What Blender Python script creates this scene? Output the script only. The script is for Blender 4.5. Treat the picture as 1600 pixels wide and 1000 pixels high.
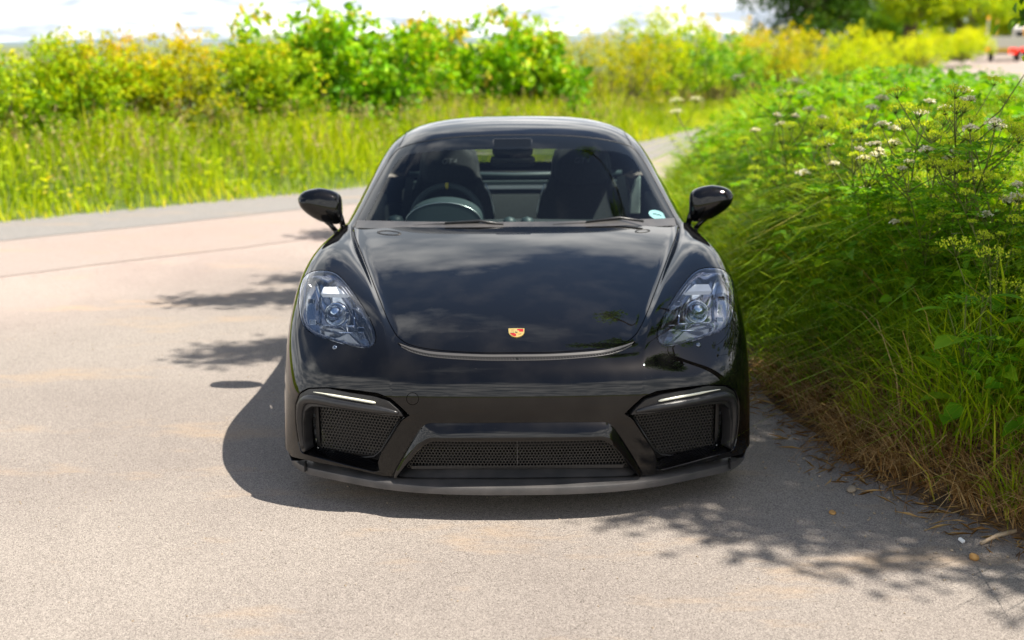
import bpy, math, random
import numpy as np
from mathutils import Vector, Matrix
from mathutils.bvhtree import BVHTree
from mathutils.geometry import delaunay_2d_cdt
from mathutils.kdtree import KDTree

R = math.radians
random.seed(7)
scene = bpy.context.scene
col = scene.collection
for o in list(bpy.data.objects):
    bpy.data.objects.remove(o)

# ------------------------------------------------------------------ camera
FPX, PITCH, CAMY, CAMZ = 1846.0, R(13.3), -3.93, 1.66
cam_d = bpy.data.cameras.new('camera')
cam_d.lens = 36.0 * FPX / 1600.0
cam_d.sensor_width = 36.0
cam_d.clip_start = 0.05
cam_d.clip_end = 6000
cam_d.dof.use_dof = True
cam_d.dof.focus_distance = 4.15
cam_d.dof.aperture_fstop = 1.9
cam = bpy.data.objects.new('camera', cam_d)
col.objects.link(cam)
cam.matrix_world = (Matrix.Translation((0, CAMY, CAMZ)) @ Matrix.Rotation(R(0.217), 4, 'Z')
                    @ Matrix.Rotation(math.pi / 2 - PITCH, 4, 'X') @ Matrix.Rotation(R(-0.45), 4, 'Z'))
scene.camera = cam

# ------------------------------------------------------------------ sky and sun
SUN_EL, SUN_AZ = R(61), R(104)          # azimuth clockwise from +Y
world = bpy.data.worlds.new('World')
scene.world = world
world.use_nodes = True
wt = world.node_tree
wt.nodes.clear()


def nn(tree, kind, **kw):
    n = tree.nodes.new(kind)
    for k, v in kw.items():
        if k.startswith('i_'):
            n.inputs[k[2:].replace('_', ' ')].default_value = v
        else:
            setattr(n, k, v)
    return n


sky = nn(wt, 'ShaderNodeTexSky', sky_type='NISHITA', sun_disc=False, sun_elevation=SUN_EL, sun_rotation=SUN_AZ,
         air_density=1.0, dust_density=1.2, ozone_density=1.0)
bg1 = nn(wt, 'ShaderNodeBackground')
bg1.inputs['Strength'].default_value = 0.066
bg2 = nn(wt, 'ShaderNodeBackground')
bg2.inputs['Strength'].default_value = 1.0
tc = nn(wt, 'ShaderNodeTexCoord')
sep = nn(wt, 'ShaderNodeSeparateXYZ')
addz = nn(wt, 'ShaderNodeMath', operation='MAXIMUM')
addz.inputs[1].default_value = 0.0
plus = nn(wt, 'ShaderNodeMath', operation='ADD')
plus.inputs[1].default_value = 0.16
comb = nn(wt, 'ShaderNodeCombineXYZ')
dvx = nn(wt, 'ShaderNodeMath', operation='DIVIDE')
dvy = nn(wt, 'ShaderNodeMath', operation='DIVIDE')
noise = nn(wt, 'ShaderNodeTexNoise')
noise.inputs['Scale'].default_value = 1.05
noise.inputs['Detail'].default_value = 9
noise.inputs['Roughness'].default_value = 0.58
noise.inputs['Distortion'].default_value = 0.25
ramp = nn(wt, 'ShaderNodeMapRange')
ramp.inputs['From Min'].default_value = 0.56
ramp.inputs['From Max'].default_value = 0.68
noise2 = nn(wt, 'ShaderNodeTexNoise')
noise2.inputs['Scale'].default_value = 3.0
noise2.inputs['Detail'].default_value = 6
crmp = nn(wt, 'ShaderNodeValToRGB')
crmp.color_ramp.elements[0].color = (0.36, 0.40, 0.45, 1)
crmp.color_ramp.elements[0].position = 0.40
crmp.color_ramp.elements[1].color = (1, 0.99, 0.97, 1)
crmp.color_ramp.elements[1].position = 0.62
hor = nn(wt, 'ShaderNodeMapRange')          # clouds bank up towards the horizon all the way round
hor.inputs['From Min'].default_value = 0.40
hor.inputs['From Max'].default_value = 0.49
hor.inputs['To Min'].default_value = 1.0
hor.inputs['To Max'].default_value = 0.0
mx = nn(wt, 'ShaderNodeMath', operation='ADD', use_clamp=True)
mixs = nn(wt, 'ShaderNodeMixShader')
out = nn(wt, 'ShaderNodeOutputWorld')
L = wt.links.new
L(tc.outputs['Generated'], sep.inputs[0])
L(sep.outputs['Z'], addz.inputs[0])
L(addz.outputs[0], plus.inputs[0])
L(sep.outputs['X'], dvx.inputs[0])
L(plus.outputs[0], dvx.inputs[1])
L(sep.outputs['Y'], dvy.inputs[0])
L(plus.outputs[0], dvy.inputs[1])
L(dvx.outputs[0], comb.inputs[0])
L(dvy.outputs[0], comb.inputs[1])
comb.inputs[2].default_value = 3.7
L(comb.outputs[0], noise.inputs['Vector'])
L(comb.outputs[0], noise2.inputs['Vector'])
L(noise.outputs[0], ramp.inputs['Value'])
L(noise2.outputs[0], crmp.inputs[0])
wob = nn(wt, 'ShaderNodeMath', operation='MULTIPLY_ADD')      # ragged upper edge of the cloud bank
wob.inputs[1].default_value = -0.75
wob.inputs[2].default_value = 0.315
zz = nn(wt, 'ShaderNodeMath', operation='ADD')
L(noise.outputs[0], wob.inputs[0])
L(addz.outputs[0], zz.inputs[0])
L(wob.outputs[0], zz.inputs[1])
L(zz.outputs[0], hor.inputs['Value'])
L(ramp.outputs[0], mx.inputs[0])
L(hor.outputs[0], mx.inputs[1])
L(crmp.outputs[0], bg2.inputs['Color'])
L(sky.outputs[0], bg1.inputs['Color'])
L(mx.outputs[0], mixs.inputs[0])
L(bg1.outputs[0], mixs.inputs[1])
L(bg2.outputs[0], mixs.inputs[2])
L(mixs.outputs[0], out.inputs[0])

sun_d = bpy.data.lights.new('sun', 'SUN')
sun_d.energy = 4.9
sun_d.angle = R(0.55)
sun_d.color = (1.0, 0.93, 0.83)
sun = bpy.data.objects.new('sun', sun_d)
col.objects.link(sun)
sdir = Vector((math.sin(SUN_AZ) * math.cos(SUN_EL), math.cos(SUN_AZ) * math.cos(SUN_EL), math.sin(SUN_EL)))
sun.rotation_euler = sdir.to_track_quat('Z', 'Y').to_euler()
sun.location = (6, 0, 12)

scene.view_settings.view_transform = 'Standard'
scene.view_settings.look = 'None'
scene.view_settings.gamma = 1
scene.view_settings.use_curve_mapping = False
scene.view_settings.exposure = 1.14
scene.render.engine = 'CYCLES'
cy = scene.cycles
cy.use_denoising = True
cy.max_bounces = 10
cy.transparent_max_bounces = 16
cy.sample_clamp_indirect = 6

# ------------------------------------------------------------------ helpers


def tag(o, label=None, cat=None, group=None, kind=None):
    if label:
        o['label'] = label
    if cat:
        o['category'] = cat
    if group:
        o['group'] = group
    if kind:
        o['kind'] = kind
    return o


def empty(name, loc=(0, 0, 0), rz=0.0):
    o = bpy.data.objects.new(name, None)
    o.empty_display_size = 0.2
    o.location = loc
    o.rotation_euler = (0, 0, rz)
    col.objects.link(o)
    return o


def link(name, me, parent=None):
    o = bpy.data.objects.new(name, me)
    col.objects.link(o)
    if parent:
        o.parent = parent
    return o


def copy_tree(o, parent=None):
    c = o.copy()
    col.objects.link(c)
    if parent:
        c.parent = parent
    for ch in list(o.children):
        copy_tree(ch, c)
    return c


def np_mesh(name, V, F, mat, parent=None, N=None, smooth=True, tint=None, obj=True):
    """V (n,3); F: list of arrays, each (m,k)."""
    if not isinstance(F, (list, tuple)):
        F = [F]
    F = [np.asarray(f, dtype=np.int32) for f in F if len(f)]
    me = bpy.data.meshes.new(name)
    V = np.asarray(V, dtype=np.float32)
    me.vertices.add(len(V))
    me.vertices.foreach_set('co', V.ravel())
    idx = np.concatenate([f.ravel() for f in F])
    cnt = np.concatenate([np.full(len(f), f.shape[1], dtype=np.int32) for f in F])
    start = np.concatenate([[0], np.cumsum(cnt)[:-1]]).astype(np.int32)
    me.loops.add(len(idx))
    me.loops.foreach_set('vertex_index', idx)
    me.polygons.add(len(cnt))
    me.polygons.foreach_set('loop_start', start)
    me.polygons.foreach_set('loop_total', cnt)
    me.polygons.foreach_set('use_smooth', np.full(len(cnt), bool(smooth)))
    me.update(calc_edges=True)
    me.validate()
    if tint is not None:
        a = me.attributes.new('tint', 'FLOAT', 'POINT')
        a.data.foreach_set('value', np.asarray(tint, dtype=np.float32))
    if N is not None and len(me.vertices) == len(N):
        me.normals_split_custom_set_from_vertices([tuple(n) for n in np.asarray(N, dtype=float)])
    if mat:
        me.materials.append(mat)
    if not obj:
        return me
    return link(name, me, parent)


class MB:
    """collects simple shapes into ONE mesh"""

    def __init__(s):
        s.v, s.f = [], []

    def add(s, V, F):
        n = len(s.v)
        s.v += [tuple(v) for v in V]
        s.f += [tuple(i + n for i in f) for f in F]
        return s

    def box(s, c, d, rot=None):
        V = []
        for k in range(8):
            p = Vector(((k & 1) - .5, ((k >> 1) & 1) - .5, ((k >> 2) & 1) - .5))
            p = Vector((p.x * d[0], p.y * d[1], p.z * d[2]))
            if rot is not None:
                p = rot @ p
            V.append(p + Vector(c))
        return s.add(V, [(0, 2, 3, 1), (4, 5, 7, 6), (0, 1, 5, 4), (2, 6, 7, 3), (0, 4, 6, 2), (1, 3, 7, 5)])

    def tube(s, pts, rad, n=8, caps=True, closed=False):
        pts = [Vector(p) for p in pts]
        m = len(pts)
        rad = rad if isinstance(rad, (list, tuple)) else [rad] * m
        V, F = [], []
        prev = None
        for i, p in enumerate(pts):
            if closed:
                t = pts[(i + 1) % m] - pts[i - 1]
            else:
                t = pts[min(i + 1, m - 1)] - pts[max(i - 1, 0)]
            t.normalize()
            if prev is None:
                a = Vector((0, 0, 1)) if abs(t.z) < .9 else Vector((1, 0, 0))
                u = t.cross(a).normalized()
            else:
                u = (prev - t * prev.dot(t))
                if u.length < 1e-6:
                    u = t.orthogonal()
                u.normalize()
            prev = u
            w = t.cross(u)
            for k in range(n):
                an = 2 * math.pi * k / n
                V.append(p + (u * math.cos(an) + w * math.sin(an)) * rad[i])
        last = m if closed else m - 1
        for i in range(last):
            j = (i + 1) % m
            for k in range(n):
                k2 = (k + 1) % n
                F.append((i * n + k, i * n + k2, j * n + k2, j * n + k))
        if caps and not closed:
            F.append(tuple(range(n))[::-1])
            F.append(tuple((m - 1) * n + k for k in range(n)))
        return s.add(V, F)

    def lathe(s, prof, M, n=32):
        """prof: (r, h) along local z, M a 4x4"""
        V, F = [], []
        for r, h in prof:
            for k in range(n):
                an = 2 * math.pi * k / n
                V.append(M @ Vector((r * math.cos(an), r * math.sin(an), h)))
        for i in range(len(prof) - 1):
            for k in range(n):
                k2 = (k + 1) % n
                F.append((i * n + k, i * n + k2, (i + 1) * n + k2, (i + 1) * n + k))
        return s.add(V, F)

    def prism(s, loop0, loop1, caps=True):
        n = len(loop0)
        F = [(i, (i + 1) % n, n + (i + 1) % n, n + i) for i in range(n)]
        if caps:
            F += [tuple(range(n))[::-1], tuple(range(n, 2 * n))]
        return s.add(list(loop0) + list(loop1), F)

    def grid(s, rows, closed=False):
        m = len(rows[0])
        V = [p for r in rows for p in r]
        F = []
        for i in range(len(rows) - 1):
            for k in range(m if closed else m - 1):
                k2 = (k + 1) % m
                F.append((i * m + k, i * m + k2, (i + 1) * m + k2, (i + 1) * m + k))
        return s.add(V, F)

    def build(s, name, mat, parent=None, smooth=False, bevel=0.0, subsurf=0, seg=2, auto=None):
        me = bpy.data.meshes.new(name)
        me.from_pydata([tuple(v) for v in s.v], [], s.f)
        me.validate()
        if smooth or bevel or subsurf:
            me.polygons.foreach_set('use_smooth', [True] * len(me.polygons))
        if mat:
            me.materials.append(mat)
        o = link(name, me, parent)
        if auto is not None:
            me.set_sharp_from_angle(angle=R(auto))
        if bevel:
            b = o.modifiers.new('bevel', 'BEVEL')
            b.width = bevel
            b.segments = seg
            b.limit_method = 'ANGLE'
            b.harden_normals = True
        if subsurf:
            b = o.modifiers.new('sub', 'SUBSURF')
            b.levels = b.render_levels = subsurf
        return o


# ------------------------------------------------------------------ materials
def mat(name, color=(.5, .5, .5), rough=.5, metal=0.0, **kw):
    m = bpy.data.materials.new(name)
    m.use_nodes = True
    b = m.node_tree.nodes['Principled BSDF']
    b.inputs['Base Color'].default_value = (*color, 1)
    b.inputs['Roughness'].default_value = rough
    b.inputs['Metallic'].default_value = metal
    for k, v in kw.items():
        b.inputs[k.replace('_', ' ')].default_value = v
    return m


def speckle(m, scale, lo, hi, amount=1.0, bump=0.0, bscale=None, coords='Object'):
    """noise-driven colour variation and fine relief on a principled material"""
    t = m.node_tree
    b = t.nodes['Principled BSDF']
    tcn = nn(t, 'ShaderNodeTexCoord')
    nz = nn(t, 'ShaderNodeTexNoise')
    nz.inputs['Scale'].default_value = scale
    nz.inputs['Detail'].default_value = 6
    rp = nn(t, 'ShaderNodeValToRGB')
    rp.color_ramp.elements[0].position = .35
    rp.color_ramp.elements[1].position = .68
    rp.color_ramp.elements[0].color = (*lo, 1)
    rp.color_ramp.elements[1].color = (*hi, 1)
    t.links.new(tcn.outputs[coords], nz.inputs['Vector'])
    t.links.new(nz.outputs[0], rp.inputs[0])
    t.links.new(rp.outputs[0], b.inputs['Base Color'])
    if bump:
        nb = nn(t, 'ShaderNodeTexNoise')
        nb.inputs['Scale'].default_value = bscale or scale * 4
        nb.inputs['Detail'].default_value = 4
        bp = nn(t, 'ShaderNodeBump')
        bp.inputs['Strength'].default_value = bump
        bp.inputs['Distance'].default_value = .01
        t.links.new(tcn.outputs[coords], nb.inputs['Vector'])
        t.links.new(nb.outputs[0], bp.inputs['Height'])
        t.links.new(bp.outputs[0], b.inputs['Normal'])
    return m


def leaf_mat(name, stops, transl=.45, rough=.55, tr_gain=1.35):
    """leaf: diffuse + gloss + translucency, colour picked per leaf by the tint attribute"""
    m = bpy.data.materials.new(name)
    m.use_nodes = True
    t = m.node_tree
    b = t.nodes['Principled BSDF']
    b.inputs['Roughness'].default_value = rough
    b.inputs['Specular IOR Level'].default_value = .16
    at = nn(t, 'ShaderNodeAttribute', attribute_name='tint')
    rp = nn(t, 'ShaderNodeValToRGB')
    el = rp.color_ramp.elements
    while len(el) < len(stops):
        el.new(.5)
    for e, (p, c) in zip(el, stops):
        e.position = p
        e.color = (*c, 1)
    tr = nn(t, 'ShaderNodeBsdfTranslucent')
    hs = nn(t, 'ShaderNodeMixRGB', blend_type='MULTIPLY')
    hs.inputs[0].default_value = 1
    hs.inputs[2].default_value = (tr_gain * 1.22, tr_gain * 1.12, tr_gain * .2, 1)
    mixn = nn(t, 'ShaderNodeMixShader')
    mixn.inputs[0].default_value = transl
    o = t.nodes['Material Output']
    ln = t.links.new
    ln(at.outputs['Fac'], rp.inputs[0])
    ln(rp.outputs[0], b.inputs['Base Color'])
    ln(rp.outputs[0], hs.inputs[1])
    ln(hs.outputs[0], tr.inputs[0])
    ln(b.outputs[0], mixn.inputs[1])
    ln(tr.outputs[0], mixn.inputs[2])
    ln(mixn.outputs[0], o.inputs[0])
    return m


def glass_mat(name, tintc=(.86, .93, .9), rough=0.0, ior=1.5, gain=1.0):
    m = bpy.data.materials.new(name)
    m.use_nodes = True
    t = m.node_tree
    t.nodes.remove(t.nodes['Principled BSDF'])
    fr = nn(t, 'ShaderNodeFresnel')
    fr.inputs['IOR'].default_value = ior
    tp = nn(t, 'ShaderNodeBsdfTransparent')
    tp.inputs[0].default_value = (*tintc, 1)
    gl = nn(t, 'ShaderNodeBsdfGlossy')
    gl.inputs['Roughness'].default_value = rough
    mu = nn(t, 'ShaderNodeMath', operation='MULTIPLY', use_clamp=True)
    mu.inputs[1].default_value = gain
    mixn = nn(t, 'ShaderNodeMixShader')
    ln = t.links.new
    ln(fr.outputs[0], mu.inputs[0])
    ln(mu.outputs[0], mixn.inputs[0])
    ln(tp.outputs[0], mixn.inputs[1])
    ln(gl.outputs[0], mixn.inputs[2])
    ln(mixn.outputs[0], t.nodes['Material Output'].inputs[0])
    return m


M = {}
M['paint'] = mat('black_paint', (.0025, .0025, .003), .5, Specular_IOR_Level=0.0, Coat_Weight=1.0, Coat_Roughness=.008, Coat_IOR=1.44)
# a little road dust on the paint
_t = M['paint'].node_tree
_c = nn(_t, 'ShaderNodeTexCoord')
_v = nn(_t, 'ShaderNodeTexVoronoi', feature='F1')
_v.inputs['Scale'].default_value = 38
_l = nn(_t, 'ShaderNodeMath', operation='LESS_THAN')
_l.inputs[1].default_value = .035
_n = nn(_t, 'ShaderNodeTexNoise')
_n.inputs['Scale'].default_value = 7
_n.inputs['Detail'].default_value = 6
_r = nn(_t, 'ShaderNodeMapRange')
_r.inputs['From Min'].default_value, _r.inputs['From Max'].default_value = .45, .8
_r.inputs['To Max'].default_value = .012
_a = nn(_t, 'ShaderNodeMath', operation='ADD')
_m = nn(_t, 'ShaderNodeMath', operation='MULTIPLY')
_m.inputs[1].default_value = .10
_x = nn(_t, 'ShaderNodeMixRGB')
_x.inputs[1].default_value = (.0022, .0022, .0026, 1)
_x.inputs[2].default_value = (.5, .45, .38, 1)
for a_, b_ in ((_c.outputs['Object'], _v.inputs['Vector']), (_c.outputs['Object'], _n.inputs['Vector']), (_v.outputs['Distance'], _l.inputs[0]), (_l.outputs[0], _m.inputs[0]),
               (_n.outputs[0], _r.inputs['Value']), (_r.outputs[0], _a.inputs[0]), (_m.outputs[0], _a.inputs[1]), (_a.outputs[0], _x.inputs[0]),
               (_x.outputs[0], _t.nodes['Principled BSDF'].inputs['Base Color'])):
    _t.links.new(a_, b_)
M['satin'] = speckle(mat('satin_black', (.012, .012, .013), .38), 60, (.010, .010, .011), (.015, .015, .016), bump=.02)
M['splitter'] = speckle(mat('matte_black_plastic', (.03, .03, .03), .36), 9, (.04, .04, .041), (.075, .07, .068), bump=.05, bscale=220)
M['gtrim'] = mat('grille_grey', (.055, .053, .052), .35)
M['suede'] = mat('wheel_suede', (.05, .062, .065), .8)
M['void'] = mat('black_inner', (.004, .004, .004), .8)
M['mesh'] = mat('mesh_black', (.016, .015, .014), .4)
M['rubber'] = mat('rubber', (.012, .012, .012), .6)
M['chrome'] = mat('chrome', (.82, .84, .86), .06, 1.0)
M['dchrome'] = mat('dark_chrome', (.16, .19, .24), .16, 1.0)
M['smoke'] = mat('lamp_bowl', (.50, .52, .55), .10, .95, Coat_Weight=.6, Coat_Roughness=.05)
M['proj'] = mat('projector_glass', (.62, .70, .78), .02, .9, Coat_Weight=1.0)
M['rimfilm'] = mat('lamp_rim', (.6, .6, .65), .1, 1.0, Thin_Film_Thickness=520.0, Thin_Film_IOR=1.6)
M['reflector_glow'] = mat('glowing_reflector', (.85, .87, .9), .2, 0.0, Emission_Color=(.9, .95, 1, 1), Emission_Strength=.12)  # faint white glow standing for light thrown back by the upper reflector
M['drl'] = mat('drl_lens', (.66, .66, .54), .2, 0.0, Emission_Color=(1, .97, .8, 1), Emission_Strength=.03)
M['lamp_glass'] = glass_mat('lamp_glass', (.95, .97, .99), 0.0, 1.55, 1.5)
M['glass'] = glass_mat('windscreen_glass', (.76, .86, .84), 0.0, 1.5, .75)
M['rglass'] = glass_mat('rear_glass', (.85, .9, .87), 0.0, 1.45, .7)
M['frit'] = mat('black_frit', (.004, .005, .006), .06, Specular_IOR_Level=.32)
M['gold'] = mat('gold', (.85, .62, .22), .28, .75)
M['red'] = mat('enamel_red', (.36, .012, .01), .25, Coat_Weight=.6)
M['ink'] = mat('enamel_black', (.012, .01, .008), .25)
M['cloth'] = speckle(mat('dark_upholstery', (.012, .014, .016), .75), 90, (.009, .011, .013), (.018, .02, .022), bump=.06)
M['trim'] = speckle(mat('dark_trim', (.02, .026, .028), .5), 120, (.017, .021, .023), (.026, .032, .034), bump=.05)
M['binnacle'] = mat('veiled_grey', (.03, .046, .05), .5)  # teal-grey carries the windscreen's reflected veil in the colour
M['stitch'] = mat('grey_thread', (.17, .18, .19), .7)
M['yellow'] = mat('yellow_marker', (.75, .56, .03), .5)
M['sticker'] = mat('pale_sticker', (.30, .45, .49), .5)
M['rim'] = mat('rim_dark', (.03, .03, .032), .3, .8)
M['steel'] = mat('brushed_steel', (.55, .56, .57), .3, 1.0)
M['lining'] = mat('sunlit_pale', (.33, .37, .35), .6)  # pale tone with the sunlight put into the colour

# ================================================================== SPORTS CAR
FW = Vector((0, math.cos(PITCH), -math.sin(PITCH)))
UP = Vector((0, math.sin(PITCH), math.cos(PITCH)))
CP = Vector((0, CAMY, CAMZ))


def rayd(dx, y):
    return (FW * FPX + Vector((1, 0, 0)) * dx - UP * (y - 500)).normalized()


def P(dx, y, Y):
    """measured point: image offset from the car's centre line, row, and its distance behind the nose"""
    d = rayd(dx, y)
    return CP + d * ((Y - CAMY) / d.y)


def basis(n, t, k=3):
    t = np.clip(np.asarray(t, float), 0, 1 - 1e-9)
    kn = np.concatenate([np.zeros(k), np.linspace(0, 1, n - k + 1), np.ones(k)])
    B = [np.where((t >= kn[i]) & (t < kn[i + 1]), 1.0, 0.0) for i in range(n + k)]
    for d in range(1, k + 1):
        nb = []
        for i in range(n + k - d):
            a = kn[i + d] - kn[i]
            b = kn[i + d + 1] - kn[i + 1]
            v = 0
            if a > 0:
                v = v + (t - kn[i]) / a * B[i]
            if b > 0:
                v = v + (kn[i + d + 1] - t) / b * B[i + 1]
            nb.append(v)
        B = nb
    return np.stack(B, -1)


class Surf:
    def __init__(s, half, sgn=1):
        s.sgn = sgn
        """half: rows of (x,y,z), first column on the centre line; mirrored to full width"""
        rows = []
        for r in half:
            r = [np.array(p, float) for p in r]
            m = [p * np.array([-1, 1, 1]) for p in r[:0:-1]]
            rows.append(m + r)
        s.net = np.array(rows)
        s.nv, s.nu = s.net.shape[:2]
        nu, nv = 260, 200
        us, vs = np.linspace(0, 1, nu), np.linspace(0, 1, nv)
        Bu, Bv = basis(s.nu, us), basis(s.nv, vs)
        s.G = np.einsum('vi,uj,ijk->vuk', Bv, Bu, s.net)
        s.us, s.vs = us, vs
        Vt = s.G.reshape(-1, 3)
        a = (np.arange(nv - 1)[:, None] * nu + np.arange(nu - 1)[None, :]).ravel()
        T = np.stack([np.stack([a, a + 1, a + nu + 1], 1), np.stack([a, a + nu + 1, a + nu], 1)], 1).reshape(-1, 3)
        s.V, s.T, s.gn = Vt, T, nu
        s.bvh = BVHTree.FromPolygons([Vector(v) for v in Vt], [tuple(int(i) for i in t) for t in T])

    def ev(s, uv):
        uv = np.asarray(uv, float).reshape(-1, 2)
        Bu, Bv = basis(s.nu, uv[:, 0]), basis(s.nv, uv[:, 1])
        return np.einsum('ni,nj,ijk->nk', Bv, Bu, s.net)

    def nrm(s, uv):
        uv = np.asarray(uv, float).reshape(-1, 2)
        e = 1e-3
        a = np.clip(uv + [e, 0], 0, 1)
        b = np.clip(uv - [e, 0], 0, 1)
        c = np.clip(uv + [0, e], 0, 1)
        d = np.clip(uv - [0, e], 0, 1)
        n = np.cross(s.ev(a) - s.ev(b), s.ev(d) - s.ev(c)) * s.sgn
        return n / np.maximum(np.linalg.norm(n, axis=1, keepdims=True), 1e-12)

    def cast(s, o, d):
        loc, n, i, dist = s.bvh.ray_cast(Vector(o), Vector(d))
        if loc is None:
            loc, n, i, dist = s.nearest_to_ray(o, d)
        t = s.T[i]
        A, B, C = (Vector(s.V[k]) for k in t)
        v0, v1, v2 = B - A, C - A, loc - A
        d00, d01, d11, d20, d21 = v0.dot(v0), v0.dot(v1), v1.dot(v1), v2.dot(v0), v2.dot(v1)
        den = d00 * d11 - d01 * d01 or 1e-12
        q = (d11 * d20 - d01 * d21) / den
        w = (d00 * d21 - d01 * d20) / den
        uvs = [(s.us[k % s.gn], s.vs[k // s.gn]) for k in t]
        return tuple(uvs[0][j] * (1 - q - w) + uvs[1][j] * q + uvs[2][j] * w for j in (0, 1))

    def nearest_to_ray(s, o, d):
        best = None
        for k in range(200):
            p = Vector(o) + Vector(d) * (3 + k * .02)
            r = s.bvh.find_nearest(p)
            if best is None or r[3] < best[3]:
                best = r
        return best

    def px(s, pts):
        return [s.cast(CP, rayd(x, y)) for x, y in pts]


def dens(pts, n, closed=False):
    """Catmull-Rom through points, n samples, even in length"""
    p = np.array(pts, float)
    m = len(p)
    if closed:
        q = np.vstack([p[-1], p, p[0], p[1]])
        segs = m
    else:
        q = np.vstack([2 * p[0] - p[1], p, 2 * p[-1] - p[-2]])
        segs = m - 1
    out = []
    for i in range(segs):
        a, b, c, d = q[i:i + 4]
        for t in np.linspace(0, 1, 24, endpoint=False):
            out.append(.5 * ((2 * b) + (c - a) * t + (2 * a - 5 * b + 4 * c - d) * t * t + (3 * b - a - 3 * c + d) * t ** 3))
    out = np.array(out + [p[0] if closed else p[-1]])
    ln = np.concatenate([[0], np.cumsum(np.linalg.norm(np.diff(out, axis=0), axis=1))])
    s = np.linspace(0, ln[-1], n + 1 if closed else n)
    res = np.stack([np.interp(s, ln, out[:, k]) for k in range(p.shape[1])], 1)
    return res[:-1] if closed else res


def lin(pts, n, closed=True):
    p = np.array(pts, float)
    if closed:
        p = np.vstack([p, p[:1]])
    ln = np.concatenate([[0], np.cumsum(np.linalg.norm(np.diff(p, axis=0), axis=1))])
    s = np.linspace(0, ln[-1], n + 1 if closed else n)
    res = np.stack([np.interp(s, ln, p[:, k]) for k in range(p.shape[1])], 1)
    return res[:-1] if closed else res


def offset_loop(p, d):
    """grow a closed loop of 2-d points outward by d"""
    p = np.asarray(p, float)
    t = np.roll(p, -1, 0) - np.roll(p, 1, 0)
    n = np.stack([t[:, 1], -t[:, 0]], 1)
    n /= np.maximum(np.linalg.norm(n, axis=1, keepdims=True), 1e-9)
    x, y = p[:, 0], p[:, 1]
    area = .5 * np.sum(x * np.roll(y, -1) - np.roll(x, -1) * y)
    return p + n * d * (1 if area > 0 else -1)


def inside(poly, q):
    poly = np.asarray(poly)
    q = np.asarray(q)
    c = np.zeros(len(q), bool)
    j = len(poly) - 1
    for i in range(len(poly)):
        xi, yi = poly[i]
        xj, yj = poly[j]
        k = ((yi > q[:, 1]) != (yj > q[:, 1])) & (q[:, 0] < (xj - xi) * (q[:, 1] - yi) / ((yj - yi) or 1e-12) + xi)
        c ^= k
        j = i
    return c


def mir(uv):
    return [(1 - u, v) for u, v in uv][::-1]


def cut_surface(S, loops, classify, nu, nv, su=2.2, sv=1.9):
    """triangulate S along the given uv loops; classify(centroids) -> label per face; returns {label: (uv, tris)}"""
    sc = np.array([su, sv])
    pts, edges = [], []
    for lp in loops:
        b = len(pts)
        lp = [np.array(q, float) for q in lp]
        pts += [q * sc for q in lp]
        edges += [(b + i, b + (i + 1) % len(lp)) for i in range(len(lp))]
    kd = KDTree(len(pts))
    for i, q in enumerate(pts):
        kd.insert((q[0], q[1], 0), i)
    kd.balance()
    h = .45 * su / nu
    for v in np.linspace(0, 1, nv):
        for u in np.linspace(0, 1, nu):
            q = np.array([u, v]) * sc
            bd = u in (0, 1) or v in (0, 1)
            if bd or kd.find((q[0], q[1], 0))[2] > h:
                pts.append(q)
    r = delaunay_2d_cdt([Vector((q[0], q[1])) for q in pts], edges, [], 0, 1e-6)
    uv = np.array([(v.x, v.y) for v in r[0]]) / sc
    tris = np.array([f for f in r[2] if len(f) == 3])
    lab = classify(uv[tris].mean(1))
    res = {}
    for l in set(lab):
        if l is None or l == '':
            continue
        t = tris[lab == l]
        used, inv = np.unique(t.ravel(), return_inverse=True)
        res[l] = (np.clip(uv[used], 0, 1), inv.reshape(-1, 3))
    return res


def surf_part(S, uvt, off=0.0):
    uv, t = uvt
    V, N = S.ev(uv), S.nrm(uv)
    # face orientation follows the normal
    fn = np.cross(V[t[:, 1]] - V[t[:, 0]], V[t[:, 2]] - V[t[:, 0]])
    flip = np.einsum('ij,ij->i', fn, N[t].mean(1)) < 0
    t = t.copy()
    t[flip] = t[flip][:, ::-1]
    return V + N * off, t, N


def flange(S, loop, steps):
    """wall hanging inwards off a cut edge. steps: (depth along -normal, shift towards the loop's middle)"""
    uv = np.array(loop)
    V, N = S.ev(uv), S.nrm(uv)
    ce = V.mean(0)
    tn = np.roll(V, -1, 0) - np.roll(V, 1, 0)
    side = np.cross(N, tn)
    side /= np.maximum(np.linalg.norm(side, axis=1, keepdims=True), 1e-9)
    if np.mean(np.einsum('ij,ij->i', side, ce - V)) < 0:
        side = -side
    rows = [V - N * d + side * m for d, m in steps]
    n = len(V)
    Vv = np.vstack(rows)
    a = np.arange(n)
    b = (a + 1) % n
    F = np.vstack([np.stack([k * n + a, k * n + b, (k + 1) * n + b, (k + 1) * n + a], 1) for k in range(len(rows) - 1)])
    return Vv, F


def join(*vf):
    V, Fs, n = [], [], 0
    for v, f in vf:
        V.append(np.asarray(v))
        Fs.append(np.asarray(f) + n)
        n += len(v)
    return np.vstack(V), Fs


CAR = empty('sports_car')
tag(CAR, 'glossy black two-seat sports car parked facing the camera, in the middle', 'car')

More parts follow.
